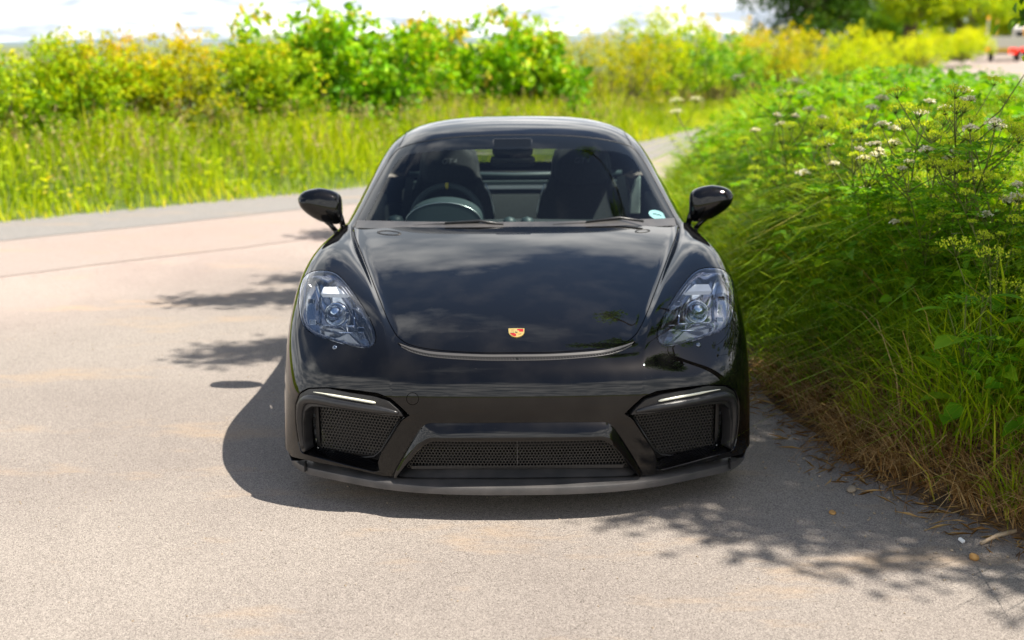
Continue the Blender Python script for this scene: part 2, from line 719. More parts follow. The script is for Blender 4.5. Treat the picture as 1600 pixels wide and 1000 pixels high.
# ---- front body: lines run from the scuttle over the bonnet or wing, round the nose and down the bumper
#        centre            quarter            bonnet flat        bonnet edge low    wing crease        wing inner         wing crown         wing shoulder      flank              sill
BODY = [
    [(0, 1.36, .858), (.30, 1.365, .855), (.62, 1.39, .836), (.715, 1.41, .822), (.742, 1.42, .829), (.775, 1.44, .832), (.815, 1.5, .82), (.855, 1.5, .77), (.885, 1.5, .60), (.87, 1.5, .20)],
    [(0, 1.22, .843), (.295, 1.22, .84), (.60, 1.23, .822), (.69, 1.24, .807), (.717, 1.245, .815), (.75, 1.26, .829), (.80, 1.28, .832), (.853, 1.28, .785), (.89, 1.28, .62), (.875, 1.28, .20)],
    [(0, 1.02, .817), (.28, 1.02, .813), (.565, 1.02, .795), (.645, 1.02, .780), (.672, 1.03, .789), (.715, 1.04, .820), (.785, 1.05, .838), (.858, 1.05, .795), (.90, 1.05, .65), (.883, 1.05, .20)],
    [(0, .75, .770), (.265, .75, .766), (.515, .75, .748), (.572, .75, .735), (.600, .76, .745), (.665, .78, .779), (.755, .80, .797), (.850, .80, .755), (.908, .78, .61), (.89, .75, .20)],
    [(0, .47, .708), (.25, .47, .704), (.455, .47, .688), (.498, .47, .678), (.524, .475, .685), (.605, .49, .708), (.720, .52, .708), (.830, .54, .665), (.900, .52, .55), (.895, .48, .19)],
    [(0, .28, .657), (.24, .29, .654), (.415, .30, .643), (.450, .31, .637), (.475, .315, .640), (.570, .33, .640), (.690, .37, .628), (.805, .41, .59), (.888, .40, .50), (.895, .38, .18)],
    [(0, .14, .607), (.23, .15, .606), (.385, .175, .602), (.425, .185, .600), (.455, .19, .600), (.545, .205, .590), (.67, .24, .565), (.785, .29, .53), (.872, .32, .45), (.892, .325, .17)],
    [(0, .045, .558), (.23, .057, .558), (.375, .082, .555), (.415, .093, .553), (.445, .10, .552), (.54, .125, .540), (.66, .165, .515), (.775, .225, .48), (.862, .28, .41), (.888, .305, .165)],
    [(0, .0, .505), (.23, .012, .505), (.37, .036, .503), (.41, .046, .502), (.44, .053, .50), (.53, .082, .49), (.65, .125, .465), (.765, .185, .43), (.853, .25, .37), (.884, .29, .16)],
    [(0, -.012, .43), (.23, -.001, .43), (.365, .021, .428), (.405, .030, .427), (.435, .037, .425), (.525, .064, .415), (.645, .108, .395), (.76, .168, .365), (.848, .236, .31), (.880, .28, .155)],
    [(0, -.005, .34), (.23, .006, .34), (.365, .026, .338), (.405, .034, .337), (.435, .041, .335), (.525, .066, .328), (.645, .107, .312), (.758, .164, .29), (.845, .232, .25), (.877, .275, .15)],
    [(0, .01, .24), (.23, .02, .24), (.365, .038, .238), (.405, .045, .237), (.435, .051, .235), (.525, .074, .23), (.645, .112, .222), (.757, .165, .205), (.842, .23, .185), (.875, .27, .145)],
    [(0, .03, .13), (.23, .038, .13), (.365, .053, .13), (.405, .059, .13), (.435, .064, .13), (.525, .084, .13), (.645, .12, .13), (.757, .168, .13), (.840, .228, .13), (.873, .268, .13)],
]
for i_, row_ in enumerate(BODY):
    # the wing stands proud of the bonnet along a crisp step that fades out at the nose
    k_ = [1, 1, 1, 1, 1, .8, .35, 0, 0, 0, 0, 0, 0][i_]
    for q_, dx_ in ((6, (.006, .010, .014, .014, .010, .006, 0, 0, 0, 0, 0, 0, 0)), (7, (.008, .022, .032, .034, .026, .012, .004, 0, 0, 0, 0, 0, 0)),
                    (8, (.004, .012, .022, .024, .018, .008, 0, -.004, -.010, -.014, -.018, -.022, -.022)), (9, (0, .004, .008, .008, .002, -.004, -.008, -.012, -.018, -.022, -.024, -.024, -.024))):
        p_ = row_[q_]
        row_[q_] = (p_[0] + dx_[i_], p_[1], p_[2])
    c_, e_ = row_[3], row_[4]
    if k_:
        row_[4:5] = [(c_[0] + .040, e_[1], max(e_[2], c_[2] + .023 * k_)), (c_[0] + .047, e_[1], max(e_[2], c_[2] + .0255 * k_))]
        d_ = row_[6]
        row_[6] = (d_[0], d_[1], max(d_[2], c_[2] + .0245 * k_))
    else:
        row_[4:5] = [(e_[0], e_[1], e_[2]), (e_[0] + .008, e_[1] + .002, e_[2] - .0005)]
S = Surf(BODY)

# outlines measured on the right half (offset from centre line, row)
HEAD = dens([(308, 421), (290, 422.5), (276, 430), (262, 446), (248, 466), (236, 485), (226, 505), (220.5, 522), (222, 534), (231, 540.5), (246, 540), (270, 535),
             (296, 527), (316, 520), (329, 511), (336, 498), (339, 478), (338, 452), (334, 436), (324, 425)], 84, True)
HOODR = [(0, 550.5), (60, 550), (127, 545), (166, 537), (184, 525.5), (192.5, 513), (201, 496), (213, 466), (226, 432), (239, 398), (251, 366)]
GRILL = [(0, 553), (60, 552.3), (127, 548), (165, 540.5), (184, 533.5), (187, 534.5), (180, 541), (166, 549), (127, 558), (60, 563), (0, 564)]
CUT = [(167.5, 648), (182, 634), (197, 621), (217, 612.5), (252, 607.5), (295, 603), (326, 603.5), (341, 611), (347.5, 630), (347, 660), (343, 690), (338, 706), (300, 717), (262, 727), (226, 736), (215, 735), (218, 722), (214, 709), (197, 683), (180, 656)]
BLADE = [(178, 649), (186, 639), (201, 626), (225, 618.5), (260, 613), (296, 605.5), (325, 606), (338, 613.5), (344.5, 631), (344, 660), (340, 690), (336, 704.5), (331, 703), (333.5, 690), (334.5, 660), (331, 640), (322, 632.5), (300, 633.5), (205, 647.5)]
CENT = [(0, 682), (60, 682), (112, 682), (130, 683), (141, 688), (153, 699), (172, 722), (188, 743)]
# bottom edge of the painted bumper
LOW = [(0, 748), (120, 747), (188, 745.5), (226, 738.5), (262, 730), (300, 723), (337, 715), (354, 711), (361, 709)]

head_px = HEAD
head_uv = S.px(HEAD)
head_gap = S.px(offset_loop(HEAD, 1.3))
hood_side = S.px(dens(HOODR, 46))


def hood_loop(grow):
    px_r = dens(HOODR, 46)
    t = np.gradient(px_r, axis=0)
    n = np.stack([-t[:, 1], t[:, 0]], 1)
    n /= np.linalg.norm(n, axis=1, keepdims=True)
    # outward is down/right for this path
    px_r = px_r + n * np.where((n[:, 1:] + n[:, :1] * .5) > 0, 1, -1) * grow
    px_r[0, 0] = 0
    uv = S.px(px_r)
    uv.append((uv[-1][0] + (uv[-1][0] - uv[-4][0]) * .35, 0.0))
    left = [(1 - u, v) for u, v in uv[1:]][::-1]
    top = [(u, 0.0) for u in np.linspace(uv[-1][0], left[0][0], 40)[1:-1]]
    return left + uv + top


hood_in, hood_out = hood_loop(0), hood_loop(1.35)
gr = S.px(np.vstack([dens(GRILL[:6], 30), dens(GRILL[5:], 30)[1:]]))
grill = gr[1:-1] + [gr[-1]] + mir(gr[1:-1])[0:] + [gr[0]]
cut_uv = S.px(lin(CUT, 90))
blade_uv = S.px(lin(BLADE, 110))
cent_r = S.px(dens(CENT, 44))
low_r = S.px(dens(LOW, 60))
cent = [(1 - u, v) for u, v in cent_r[1:]][::-1] + cent_r + [(u, 1.0) for u in (cent_r[-1][0], 1 - cent_r[-1][0])]
low = [(1 - u, v) for u, v in low_r[1:]][::-1] + low_r + [(1.0, low_r[-1][1]), (1.0, 1.0), (0.0, 1.0), (0.0, low_r[-1][1])]


def side_circle(S_, cy_, cz_, r, n=48):
    a0 = math.asin((cz_ - .235) / r)
    q = [S_.cast((3, cy_ + r * math.cos(a), cz_ + r * math.sin(a)), (-1, 0, 0)) for a in np.linspace(-a0, math.pi + a0, n)]
    return q + [(1.0, q[-1][1]), (1.0, q[0][1])]


AX_F, AX_R, WR = .99, 3.47, .335
arch = side_circle(S, AX_F, .33, .375)
tow = S.px([(-163 + 9 * math.cos(a), 622 + 9 * math.sin(a)) for a in np.linspace(0, 2 * math.pi, 28, endpoint=False)])
tow_out = S.px([(-163 + 9.9 * math.cos(a), 622 + 9.9 * math.sin(a)) for a in np.linspace(0, 2 * math.pi, 28, endpoint=False)])


def classify(c):
    lab = np.array(['body'] * len(c), dtype=object)
    w = inside(hood_out, c)
    lab[w] = ''
    lab[inside(hood_in, c)] = 'bonnet'
    lab[inside(grill, c)] = ''
    lab[inside(tow_out, c)] = ''
    lab[inside(tow, c)] = 'tow'
    for f in (lambda x: x, mir):
        s_ = 'r' if f is not mir else 'l'
        lab[inside(f(head_gap), c)] = ''
        lab[inside(f(head_uv), c)] = 'lens' + s_
        lab[inside(f(cut_uv), c)] = ''
        lab[inside(f(blade_uv), c)] = 'blade' + s_
        lab[inside(f(arch), c)] = ''
    lab[inside(cent, c)] = ''
    lab[inside(low, c)] = ''
    return lab


loops = [hood_in, hood_out, grill, cent, low, tow, tow_out]
for f in (lambda x: x, mir):
    loops += [f(head_gap), f(head_uv), f(cut_uv), f(blade_uv), f(arch)]
parts = cut_surface(S, loops, classify, 150, 112)


def surf_obj(name, m, label, S_=None, off=0.0, walls=(), parent=CAR):
    S_ = S_ or S
    V, t, N = surf_part(S_, label if isinstance(label, tuple) else parts[label], off)
    o = np_mesh(name, V, t, m, parent, N=N)
    return o


def walls_obj(name, m, wl, parent=CAR):
    V, Fs = join(*wl)
    return np_mesh(name, V, Fs, m, parent)


body = surf_obj('front_body', M['paint'], 'body')
bonnet = surf_obj('bonnet', M['paint'], 'bonnet')
wl = [flange(S, hood_out, [(0, 0), (.002, .0012), (.012, .0012)]), flange(S, grill, [(0, 0), (.002, .001), (.03, .0)])]
wl += [flange(S, low, [(0, 0), (.003, .002), (.03, .004)]), flange(S, tow_out, [(0, 0), (.006, 0)])]
for f in (lambda x: x, mir):
    wl += [flange(S, f(head_gap), [(0, 0), (.002, .001), (.03, .001)]), flange(S, f(cut_uv), [(0, 0), (.003, .002), (.012, .006), (.07, .012)])]
walls_obj('panel_edge', M['paint'], wl, body)
walls_obj('panel_edge', M['paint'], [flange(S, hood_in, [(0, 0), (.0015, -.0008), (.010, -.0008)])], bonnet)
surf_obj('tow_eye_cover', M['paint'], 'tow')

# dark structure behind the gaps
N_ = S.nrm(np.stack(np.meshgrid(S.us[::4], S.vs[::4]), -1).reshape(-1, 2))
V_ = S.G[::4, ::4].reshape(-1, 3) - N_ * .17
a_, b_ = S.G[::4, ::4].shape[:2]
V_[:, 2] = np.maximum(V_[:, 2], .14)
V_[:, 0] = np.clip(V_[:, 0], -.72, .72)
V_[:, 1] = np.maximum(V_[:, 1], .16)
ii = (np.arange(a_ - 1)[:, None] * b_ + np.arange(b_ - 1)[None, :]).ravel()
np_mesh('inner_structure', V_, np.stack([ii, ii + b_, ii + b_ + 1, ii + 1], 1), M['void'], CAR)

# ---- chamfered lip over the middle intake, running down both struts
LO = [(0, 660.5), (60, 660.5), (120, 660.5), (139, 661), (150, 668), (163, 686), (182, 716), (196, 741)]
LI = [(0, 682.5), (60, 682.5), (112, 682.5), (130, 683.5), (141, 688.5), (153, 699.5), (172, 722.5), (188, 742.5)]
uo, ui = np.array(S.px(dens(LO, 50))), np.array(S.px(dens(LI, 50)))
prof = [(0, .0005), (.06, .004), (.16, .011), (.40, .021), (.70, .031), (.90, .036), (1.0, .033), (1.03, .022), (1.03, -.035)]
rows = []
for t_, h_ in prof:
    tt = min(t_, 1)
    uv = uo * (1 - tt) + ui * tt
    tap = np.interp(np.arange(50), [0, 26, 36, 49], [1, 1, .8, .6])[:, None]
    rows.append(S.ev(uv) + S.nrm(uv) * h_ * tap + np.array([0, 0, -.002 if t_ > 1 else 0]))
full = [np.vstack([r[:0:-1] * [-1, 1, 1], r]) for r in rows]
mb = MB()
mb.grid([[Vector(p) for p in r] for r in full])
mb.build('bumper_lip', M['paint'], CAR, smooth=True, auto=50)

# ---- intake blades and daytime lamps
for f, sg in ((lambda x: x, 1), (mir, -1)):
    k = 'r' if sg > 0 else 'l'
    V, t, N = surf_part(S, parts['blade' + k], .002)
    fl = flange(S, f(blade_uv), [(-.002, 0), (.003, -.002), (.045, .004)])
    bl = np_mesh('intake_blade', V, t, M['satin'], CAR, N=N)
    np_mesh('blade_edge', *fl, M['satin'], bl)
    # rounded brow under the lamp
    path = np.array(S.px(dens([(186, 644), (205, 640), (240, 634.5), (280, 628), (312, 622), (328, 622), (336, 630), (339, 650), (337, 680), (334, 698)], 40)))
    p3, n3 = S.ev(path), S.nrm(path)
    rr = np.interp(np.arange(40), [0, 6, 24, 30, 39], [.006, .016, .018, .014, .008])
    mb = MB()
    mb.tube([Vector(((p + n * .002)[0] * sg, (p + n * .002)[1], (p + n * .002)[2])) for p, n in zip(p3, n3)], list(rr), 12)
    mb.build('blade_brow', M['satin'], bl, smooth=True)
    d0 = np.array(S.px(dens([(220, 627.5), (250, 622.2), (285, 616), (302, 612.8), (316, 610.6)], 24)))
    p3, n3 = S.ev(d0), S.nrm(d0)
    rr = np.interp(np.arange(24), [0, 1, 16, 19, 23], [.002, .0046, .0042, .0022, .0014])
    mb = MB()
    mb.tube([Vector(((p + n * .006)[0] * sg, (p + n * .006)[1], (p + n * .006)[2])) for p, n in zip(p3, n3)], list(rr), 10)
    mb.build('daytime_lamp', M['drl'], CAR, smooth=True)


# ---- honeycomb grilles
def honeycomb(name, poly, fn, pitch, bar, parent, depth=.006):
    """poly in local (a,b) metres; fn maps (a,b,depth) to space"""
    poly = np.array(poly)
    x0, y0 = poly.min(0)
    x1, y1 = poly.max(0)
    dy = pitch * math.sqrt(3) / 2
    mbx = MB()
    r1 = pitch / math.sqrt(3)
    r0 = r1 - bar
    j = 0
    y = y0
    while y < y1:
        x = x0 + (pitch / 2 if j % 2 else 0)
        while x < x1:
            if inside(poly, np.array([[x, y]]))[0]:
                an = [math.pi / 6 + k * math.pi / 3 for k in range(6)]
                o_ = [fn(x + r1 * math.cos(a), y + r1 * math.sin(a), 0) for a in an]
                i_ = [fn(x + r0 * math.cos(a), y + r0 * math.sin(a), 0) for a in an]
                b_2 = [fn(x + r0 * math.cos(a), y + r0 * math.sin(a), depth) for a in an]
                mbx.add(o_ + i_ + b_2, [(q, (q + 1) % 6, 6 + (q + 1) % 6, 6 + q) for q in range(6)] +
                        [(6 + q, 6 + (q + 1) % 6, 12 + (q + 1) % 6, 12 + q) for q in range(6)])
            x += pitch
        y += dy
        j += 1
    o = mbx.build(name, M['mesh'], parent)
    tag(o, kind='stuff')
    return o


cm = [(-.39, .172), (-.385, .20), (-.325, .285), (-.285, .325), (.285, .325), (.325, .285), (.385, .20), (.39, .172)]
honeycomb('middle_mesh', cm, lambda a, b, d: Vector((a, .07 + .11 * a * a + d, b)), .0118, .0016, CAR)
mb = MB()
mb.box((0.0, .066, .25), (.003, .006, .13))
mb.build('mesh_divider', M['splitter'], CAR)
mb = MB()
mb.box((0, .090, .172), (.76, .03, .012))
mb.build('intake_crossbar', M['satin'], CAR)
for sg in (1, -1):
    q = [P(dx, y, .115 + (dx - 182) * .0009) for dx, y in [(180, 648), (206, 644), (306, 630), (306, 700), (290, 704), (240, 711), (224, 710), (214, 702)]]
    o_ = q[0]
    ax = (q[2] - q[0]).normalized()
    ax = Vector((ax.x, ax.y, 0)).normalized()
    loc = [((p - o_).dot(ax), p.z - o_.z) for p in q]

    def fn(a, b, d, sg=sg, o_=o_, ax=ax):
        p = o_ + ax * a + Vector((0, d, b))
        return Vector((p.x * sg, p.y, p.z))
    honeycomb('side_mesh', loc, fn, .0128, .0022, CAR)
    mb = MB()
    for dx0, w in ((310, .012), (322, .006)):
        a0, a1 = P(dx0, 630, .30), P(dx0, 702, .30)
        mb.box(((a0.x + a1.x) / 2 * sg, .30, (a0.z + a1.z) / 2), (w, .05, abs(a1.z - a0.z)))
    for yy in (648, 664, 680):
        a0 = P(322, yy, .31)
        mb.box((a0.x * sg, .31, a0.z), (.05, .04, .004))
    mb.build('duct_frame', M['satin'], CAR)
    mb = MB()
    e0 = [P(dx, y, .112 + (dx - 182) * .0009) for dx, y in [(306, 702), (290, 706), (240, 713), (224, 712), (213, 703), (181, 651)]]
    mb.tube([Vector((p.x * sg, p.y, p.z)) for p in e0], .0035, 6)
    mb.build('mesh_frame', M['satin'], CAR, smooth=True)

# ---- bonnet-front grille strip with slanted bars
uo = np.array(S.px(dens([(0, 557), (60, 556.5), (127, 552.5), (160, 546), (180, 538)], 60)))
ui = np.array(S.px(dens([(0, 563.4), (60, 562.4), (127, 557.4), (160, 550.5), (180, 541)], 60)))
ut = np.array(S.px(dens([(0, 553.4), (60, 552.7), (127, 548.4), (160, 542), (184, 534.4)], 60)))


def strip_rows(pairs):
    out_ = []
    for uv, d in pairs:
        p = S.ev(uv) - S.nrm(uv) * d
        out_.append(np.vstack([p[:0:-1] * [-1, 1, 1], p]))
    return out_


mb = MB()
mb.grid([[Vector(p) for p in r] for r in strip_rows([(ut, .004), (ut, .0015), (uo * .75 + ut * .25, .003), (uo, .007), (uo, .018)])])
mb.build('grille_upper_trim', M['gtrim'], CAR, smooth=True, auto=40)
mb = MB()
mb.grid([[Vector(p) for p in r] for r in strip_rows([(uo, .018), (ui, .018)])])
mb.build('grille_back', M['void'], CAR)
mb = MB()
nb = 76
for k in range(nb):
    a = k / (nb - 1) * 2 - 1
    i0 = abs(a) * 56
    i1 = max(0.0, min(58.5, i0 + (1.3 if a >= 0 else -1.3)))

    def at_(arr, i):
        j = int(min(i, 58))
        return arr[j] * (1 - (i - j)) + arr[j + 1] * (i - j)
    for dw in (0,):
        ps = []
        for ar, i, dp in ((uo, i0 + .3, .006), (ui, i1 + .3, .004)):
            for s_ in (-.24, .24):
                uv = at_(ar, max(0, i + s_))[None]
                p = (S.ev(uv) - S.nrm(uv) * dp)[0]
                ps.append(Vector((p[0] * (1 if a >= 0 else -1), p[1], p[2])))
        bk = [p + Vector((0, .010, -.004)) for p in ps]
        mb.add(ps + bk, [(0, 1, 3, 2), (0, 4, 5, 1), (1, 5, 7, 3), (2, 6, 4, 0), (2, 3, 7, 6)])
o = mb.build('grille_bars', M['gtrim'], CAR)
tag(o, kind='stuff')
rim = np.vstack([(S.ev(ui) + S.nrm(ui) * .0005)])
rim = np.vstack([rim[:0:-1] * [-1, 1, 1], rim])
mb = MB()
mb.tube([Vector(p) for p in rim], .0017, 6)
mb.build('grille_lower_trim', M['gtrim'], CAR, smooth=True)

# ---- front splitter
sp_px = [(0, 774), (80, 773), (152, 769.5), (210, 763), (252, 755.5), (300, 745.5), (332, 737.5), (346, 729), (354, 720)]
outer = []
for dx, y in dens(sp_px, 46):
    d = rayd(dx, y)
    q = CP + d * ((.100 - CAMZ) / d.z)
    outer.append(q)
outer += [Vector((.872, y, .103)) for y in (.36, .46, .58)]
outer = np.array(dens([tuple(p) for p in outer], 60))
outer[0, 0] = 0
ctr = np.array([0, 1.1, 0])
inw = ctr - outer
inw[:, 2] = 0
inw[:, 0] *= 1.0
inw /= np.linalg.norm(inw, axis=1, keepdims=True)
i_ = np.arange(60)
xx = outer[:, 0]
plate = np.clip((.47 - xx) / .06, 0, 1)
plate = plate * plate * (3 - 2 * plate)
rows = []
for dn, hz, sc_ in ((.16, -.010, 0), (.015, -.006, 0), (.0, .0, 0), (-.001, .018, 0), (.001, .026, 0), (.008, .030, 0), (.045, .034, .0), (.062, .035, .010), (.09, .039, .018), (.125, .056, .018), (.15, .085, .01)):
    r = outer + inw * dn
    r[:, 2] += hz + plate * sc_
    rows.append(r)
full = [np.vstack([r[:0:-1] * [-1, 1, 1], r]) for r in rows]
mb = MB()
mb.grid([[Vector(p) for p in r] for r in full])
mb.build('splitter', M['splitter'], CAR, smooth=True, auto=45)
for sg in (1, -1):
    mb = MB()
    p0 = P(330, 728, .23)
    mb.box((p0.x * sg, .215, .128), (.005, .03, .034))
    mb.build('splitter_joint', M['void'], CAR)

# ---- headlamps
for f, sg in ((lambda x: x, 1), (mir, -1)):
    lamp = empty('headlight')
    lamp.parent = CAR
    k = 'r' if sg > 0 else 'l'
    V, t, N = surf_part(S, parts['lens' + k], .001)
    np_mesh('headlight_lens', V, t, M['lamp_glass'], lamp, N=N)
    lp = f(head_uv)
    np_mesh('lens_rim', *flange(S, lp, [(.0015, 0), (.002, .006), (.004, .012), (.02, .014)]), M['rimfilm'], lamp)
    uv = np.array(lp)
    pos, nr = S.ev(uv), S.nrm(uv)
    mid3 = pos.mean(0)
    mn = nr.mean(0)
    mn /= np.linalg.norm(mn)
    back = mid3 - mn * .115
    rows = []
    for s_, d in ((1, .006), (.985, .02), (.93, .05), (.8, .085), (.5, .112), (.02, .118)):
        rows.append([Vector(p) for p in (mid3 + (pos - mid3) * s_ - nr * d * (1 if s_ > .9 else 0) - (mn * d if s_ <= .9 else 0))])
    mb = MB()
    mb.grid(rows, closed=True)
    mb.build('lamp_bowl', M['smoke'], lamp, smooth=True)

    def at(dx, y, depth):
        uvh = S.px([(dx, y)])
        p = S.ev(uvh)[0]
        p = Vector(p) - Vector((mn[0] * sg, mn[1], mn[2])) * depth
        return Vector((p.x * sg, p.y, p.z))
    fx = Vector((-mn[0], -mn[1], -mn[2]))
    face = Vector((mn[0] * .35, -1, .25)).normalized()       # the modules look forward
    ex = Vector((0, 0, 1)).cross(face).normalized()
    ez = face.cross(ex).normalized()
    fr = Matrix((ex, ez, face)).transposed().to_4x4()

    def frame_at(p):
        return Matrix.Translation(p) @ fr
    # main projector
    pc = at(290, 476, .045)
    mb = MB()
    mb.lathe([(.0, .030), (.014, .028), (.025, .022), (.033, .012), (.037, 0)], frame_at(pc), 28)
    mb.build('projector_lens', M['proj'], lamp, smooth=True)
    mb = MB()
    mb.lathe([(.037, -.012), (.037, .004), (.041, .007), (.047, .003), (.050, -.012)], frame_at(pc), 28)
    mb.build('projector_ring', M['chrome'], lamp, smooth=True)
    # bright box frame behind the projector
    mb = MB()
    for e0_, e1_ in ((at(266, 452, .05), at(262, 492, .055)), (at(314, 450, .045), at(316, 490, .05))):
        mb = MB()
        mb.tube([e0_, e1_], .006, 6)
        mb.build('projector_bracket', M['dchrome'], lamp, smooth=True)
    # upper reflector shelf
    q0, q1, q2, q3 = at(272, 447, .035), at(312, 446, .035), at(306, 437, .03), at(284, 437, .03)
    mb = MB()
    mb.prism([q0, q1, q2, q3], [p + fx * .02 for p in (q0, q1, q2, q3)])
    mb.build('upper_reflector', M['reflector_glow'], lamp, bevel=.002)
    # crossbar under the projector and the eyelid strip
    mb = MB()
    mb.tube([at(260, 496, .04), at(275, 494, .045), at(308, 493, .045), at(318, 491, .04)], .004, 6)
    mb.build('lamp_crossbar', M['chrome'], lamp, smooth=True)
    mb = MB()
    mb.tube([at(262, 508, .035), at(285, 506, .04), at(312, 502, .035)], [.003, .006, .004], 8)
    mb.build('lower_reflector', M['chrome'], lamp, smooth=True)
    # four point lamps
    for dx, y in ((255, 470), (325, 462), (247, 507), (322, 495)):
        c = at(dx, y, .022)
        lb = MB()
        pr = []
        w, h, r_ = .014, .0105, .004
        for cx_, cz_, a0 in ((1, 1, 0), (-1, 1, 90), (-1, -1, 180), (1, -1, 270)):
            for da in (0, 30, 60, 90):
                a = R(a0 + da)
                pr.append(((w - r_) * cx_ + r_ * math.cos(a), (h - r_) * cz_ + r_ * math.sin(a)))
        mtx = frame_at(c)
        lb.tube([mtx @ Vector((a * .85, b * .85, 0)) for a, b in pr], .0014, 6, closed=True)
        led = lb.build('point_lamp', M['chrome'], lamp, smooth=True)
        lb = MB()
        lb.prism([mtx @ Vector((a * .95, b * .95, -.012)) for a, b in pr], [mtx @ Vector((a * .8, b * .8, -.002)) for a, b in pr])
        lb.build('point_lamp_body', M['dchrome'], lamp)
    # washer jet below the lamp
    w_uv = np.array(f(S.px([(284, 541)])))
    p, n = S.ev(w_uv)[0], S.nrm(w_uv)[0]
    mb = MB()
    mtx = Matrix.Translation(Vector(p) - Vector(n) * .002) @ Vector(n).to_track_quat('Z', 'Y').to_matrix().to_4x4()
    mb.lathe([(.010, -.002), (.010, .004), (.006, .007), (.0, .0075)], mtx, 14)
    mb.build('washer_jet', M['dchrome'], CAR, smooth=True)

# ---- bonnet crest: gold shield with striped quarters
b_uv = np.array(S.px([(0, 521)]))
bp, bn = Vector(S.ev(b_uv)[0]), Vector(S.nrm(b_uv)[0])
bx = Vector((1, 0, 0))
by = bn.cross(bx).normalized()
badge = empty('bonnet_crest')
badge.parent = CAR


def shield(scale):
    o_ = [(-.5, .5), (-.25, .515), (0, .52), (.25, .515), (.5, .5), (.515, .46), (.50, .05), (.44, -.17), (.33, -.33), (.17, -.44), (0, -.5), (-.17, -.44), (-.33, -.33), (-.44, -.17), (-.50, .05), (-.515, .46)]
    return [(a * scale, b * scale) for a, b in o_]


BW, BH = .0565, .0575


def bpt(a, b, h):
    return bp + bx * (a * BW) + by * (b * BH) + bn * h


def bpoly(name, pts, h0, h1, m):
    q = MB()
    q.prism([bpt(a, b, h0) for a, b in pts], [bpt(a, b, h1) for a, b in pts])
    return q.build(name, m, badge)


bpoly('shield_rim', shield(1.0), -.001, .003, M['gold'])
bpoly('shield_face', shield(.93), .003, .0036, M['gold'])


def clipped(x0, x1, y0, y1):
    """stripe within the shield's outline"""
    pts = []
    for a, b in ((x0, y0), (x1, y0), (x1, y1), (x0, y1)):
        lim = np.interp(b, [-.46, -.4, -.3, -.16, .05, .45], [.02, .15, .28, .38, .44, .46])
        pts.append((max(-lim, min(lim, a)), b))
    return pts


for k, (y0, y1) in enumerate([(.20, .37), (.10, .155)]):
    bpoly('red_stripe', clipped(.05, .44, y0, y1), .0036, .0041, M['red'])
bpoly('black_stripe', clipped(.05, .44, .37, .42), .0036, .0041, M['ink'])
bpoly('black_stripe', clipped(.17, .44, .155, .20), .0036, .0041, M['ink'])
for k, (y0, y1) in enumerate([(-.25, -.10), (-.40, -.31)]):
    bpoly('red_stripe', clipped(-.44, -.03, y0, y1), .0036, .0041, M['red'])
bpoly('black_stripe', clipped(-.40, -.15, -.09, -.03), .0036, .0041, M['ink'])
bpoly('black_stripe', clipped(-.36, -.03, -.30, -.26), .0036, .0041, M['ink'])
bpoly('inner_shield', [(a * .34, b * .36 + .02) for a, b in shield(1.0)], .0041, .0049, M['gold'])
horse = [(-.09, .02), (-.055, .09), (-.02, .10), (-.03, .05), (.02, .02), (.06, .05), (.08, .0), (.03, -.02), (.045, -.10), (.015, -.10), (-.005, -.04), (-.05, -.02), (-.06, -.06), (-.08, -.03)]
bpoly('horse_mark', horse, .0049, .0053, M['ink'])
for sx_, sy_ in ((-1, 1), (1, -1)):
    for q in range(3):
        x0 = sx_ * .36 if sx_ < 0 else .10
        yb = (.33 - q * .09) if sy_ > 0 else (-.12 - q * .07)
        wv = .22 - .02 * q
        bpoly('antler_mark', [(x0, yb), (x0 + wv * .5, yb + .03), (x0 + wv, yb), (x0 + wv, yb - .015), (x0 + wv * .5, yb + .012), (x0, yb - .015)], .0036, .004, mat('antler', (.22, .13, .03), .4))

# bonnet bump stops by the scuttle
for sg in (1, -1):
    uvb = np.array(S.px([(198 * sg, 362.5)]))
    p, n = Vector(S.ev(uvb)[0]), Vector(S.nrm(uvb)[0])
    mtx = Matrix.Translation(p) @ n.to_track_quat('Z', 'Y').to_matrix().to_4x4() @ Matrix.Diagonal((1.0 if sg < 0 else .62, .42 if sg < 0 else .3, 1, 1))
    mb = MB()
    mb.lathe([(.072, -.004), (.070, .0018), (.060, .0022), (.056, -.003)], mtx, 28)
    b = mb.build('bonnet_lock_ring', M['rubber'], CAR, smooth=True)

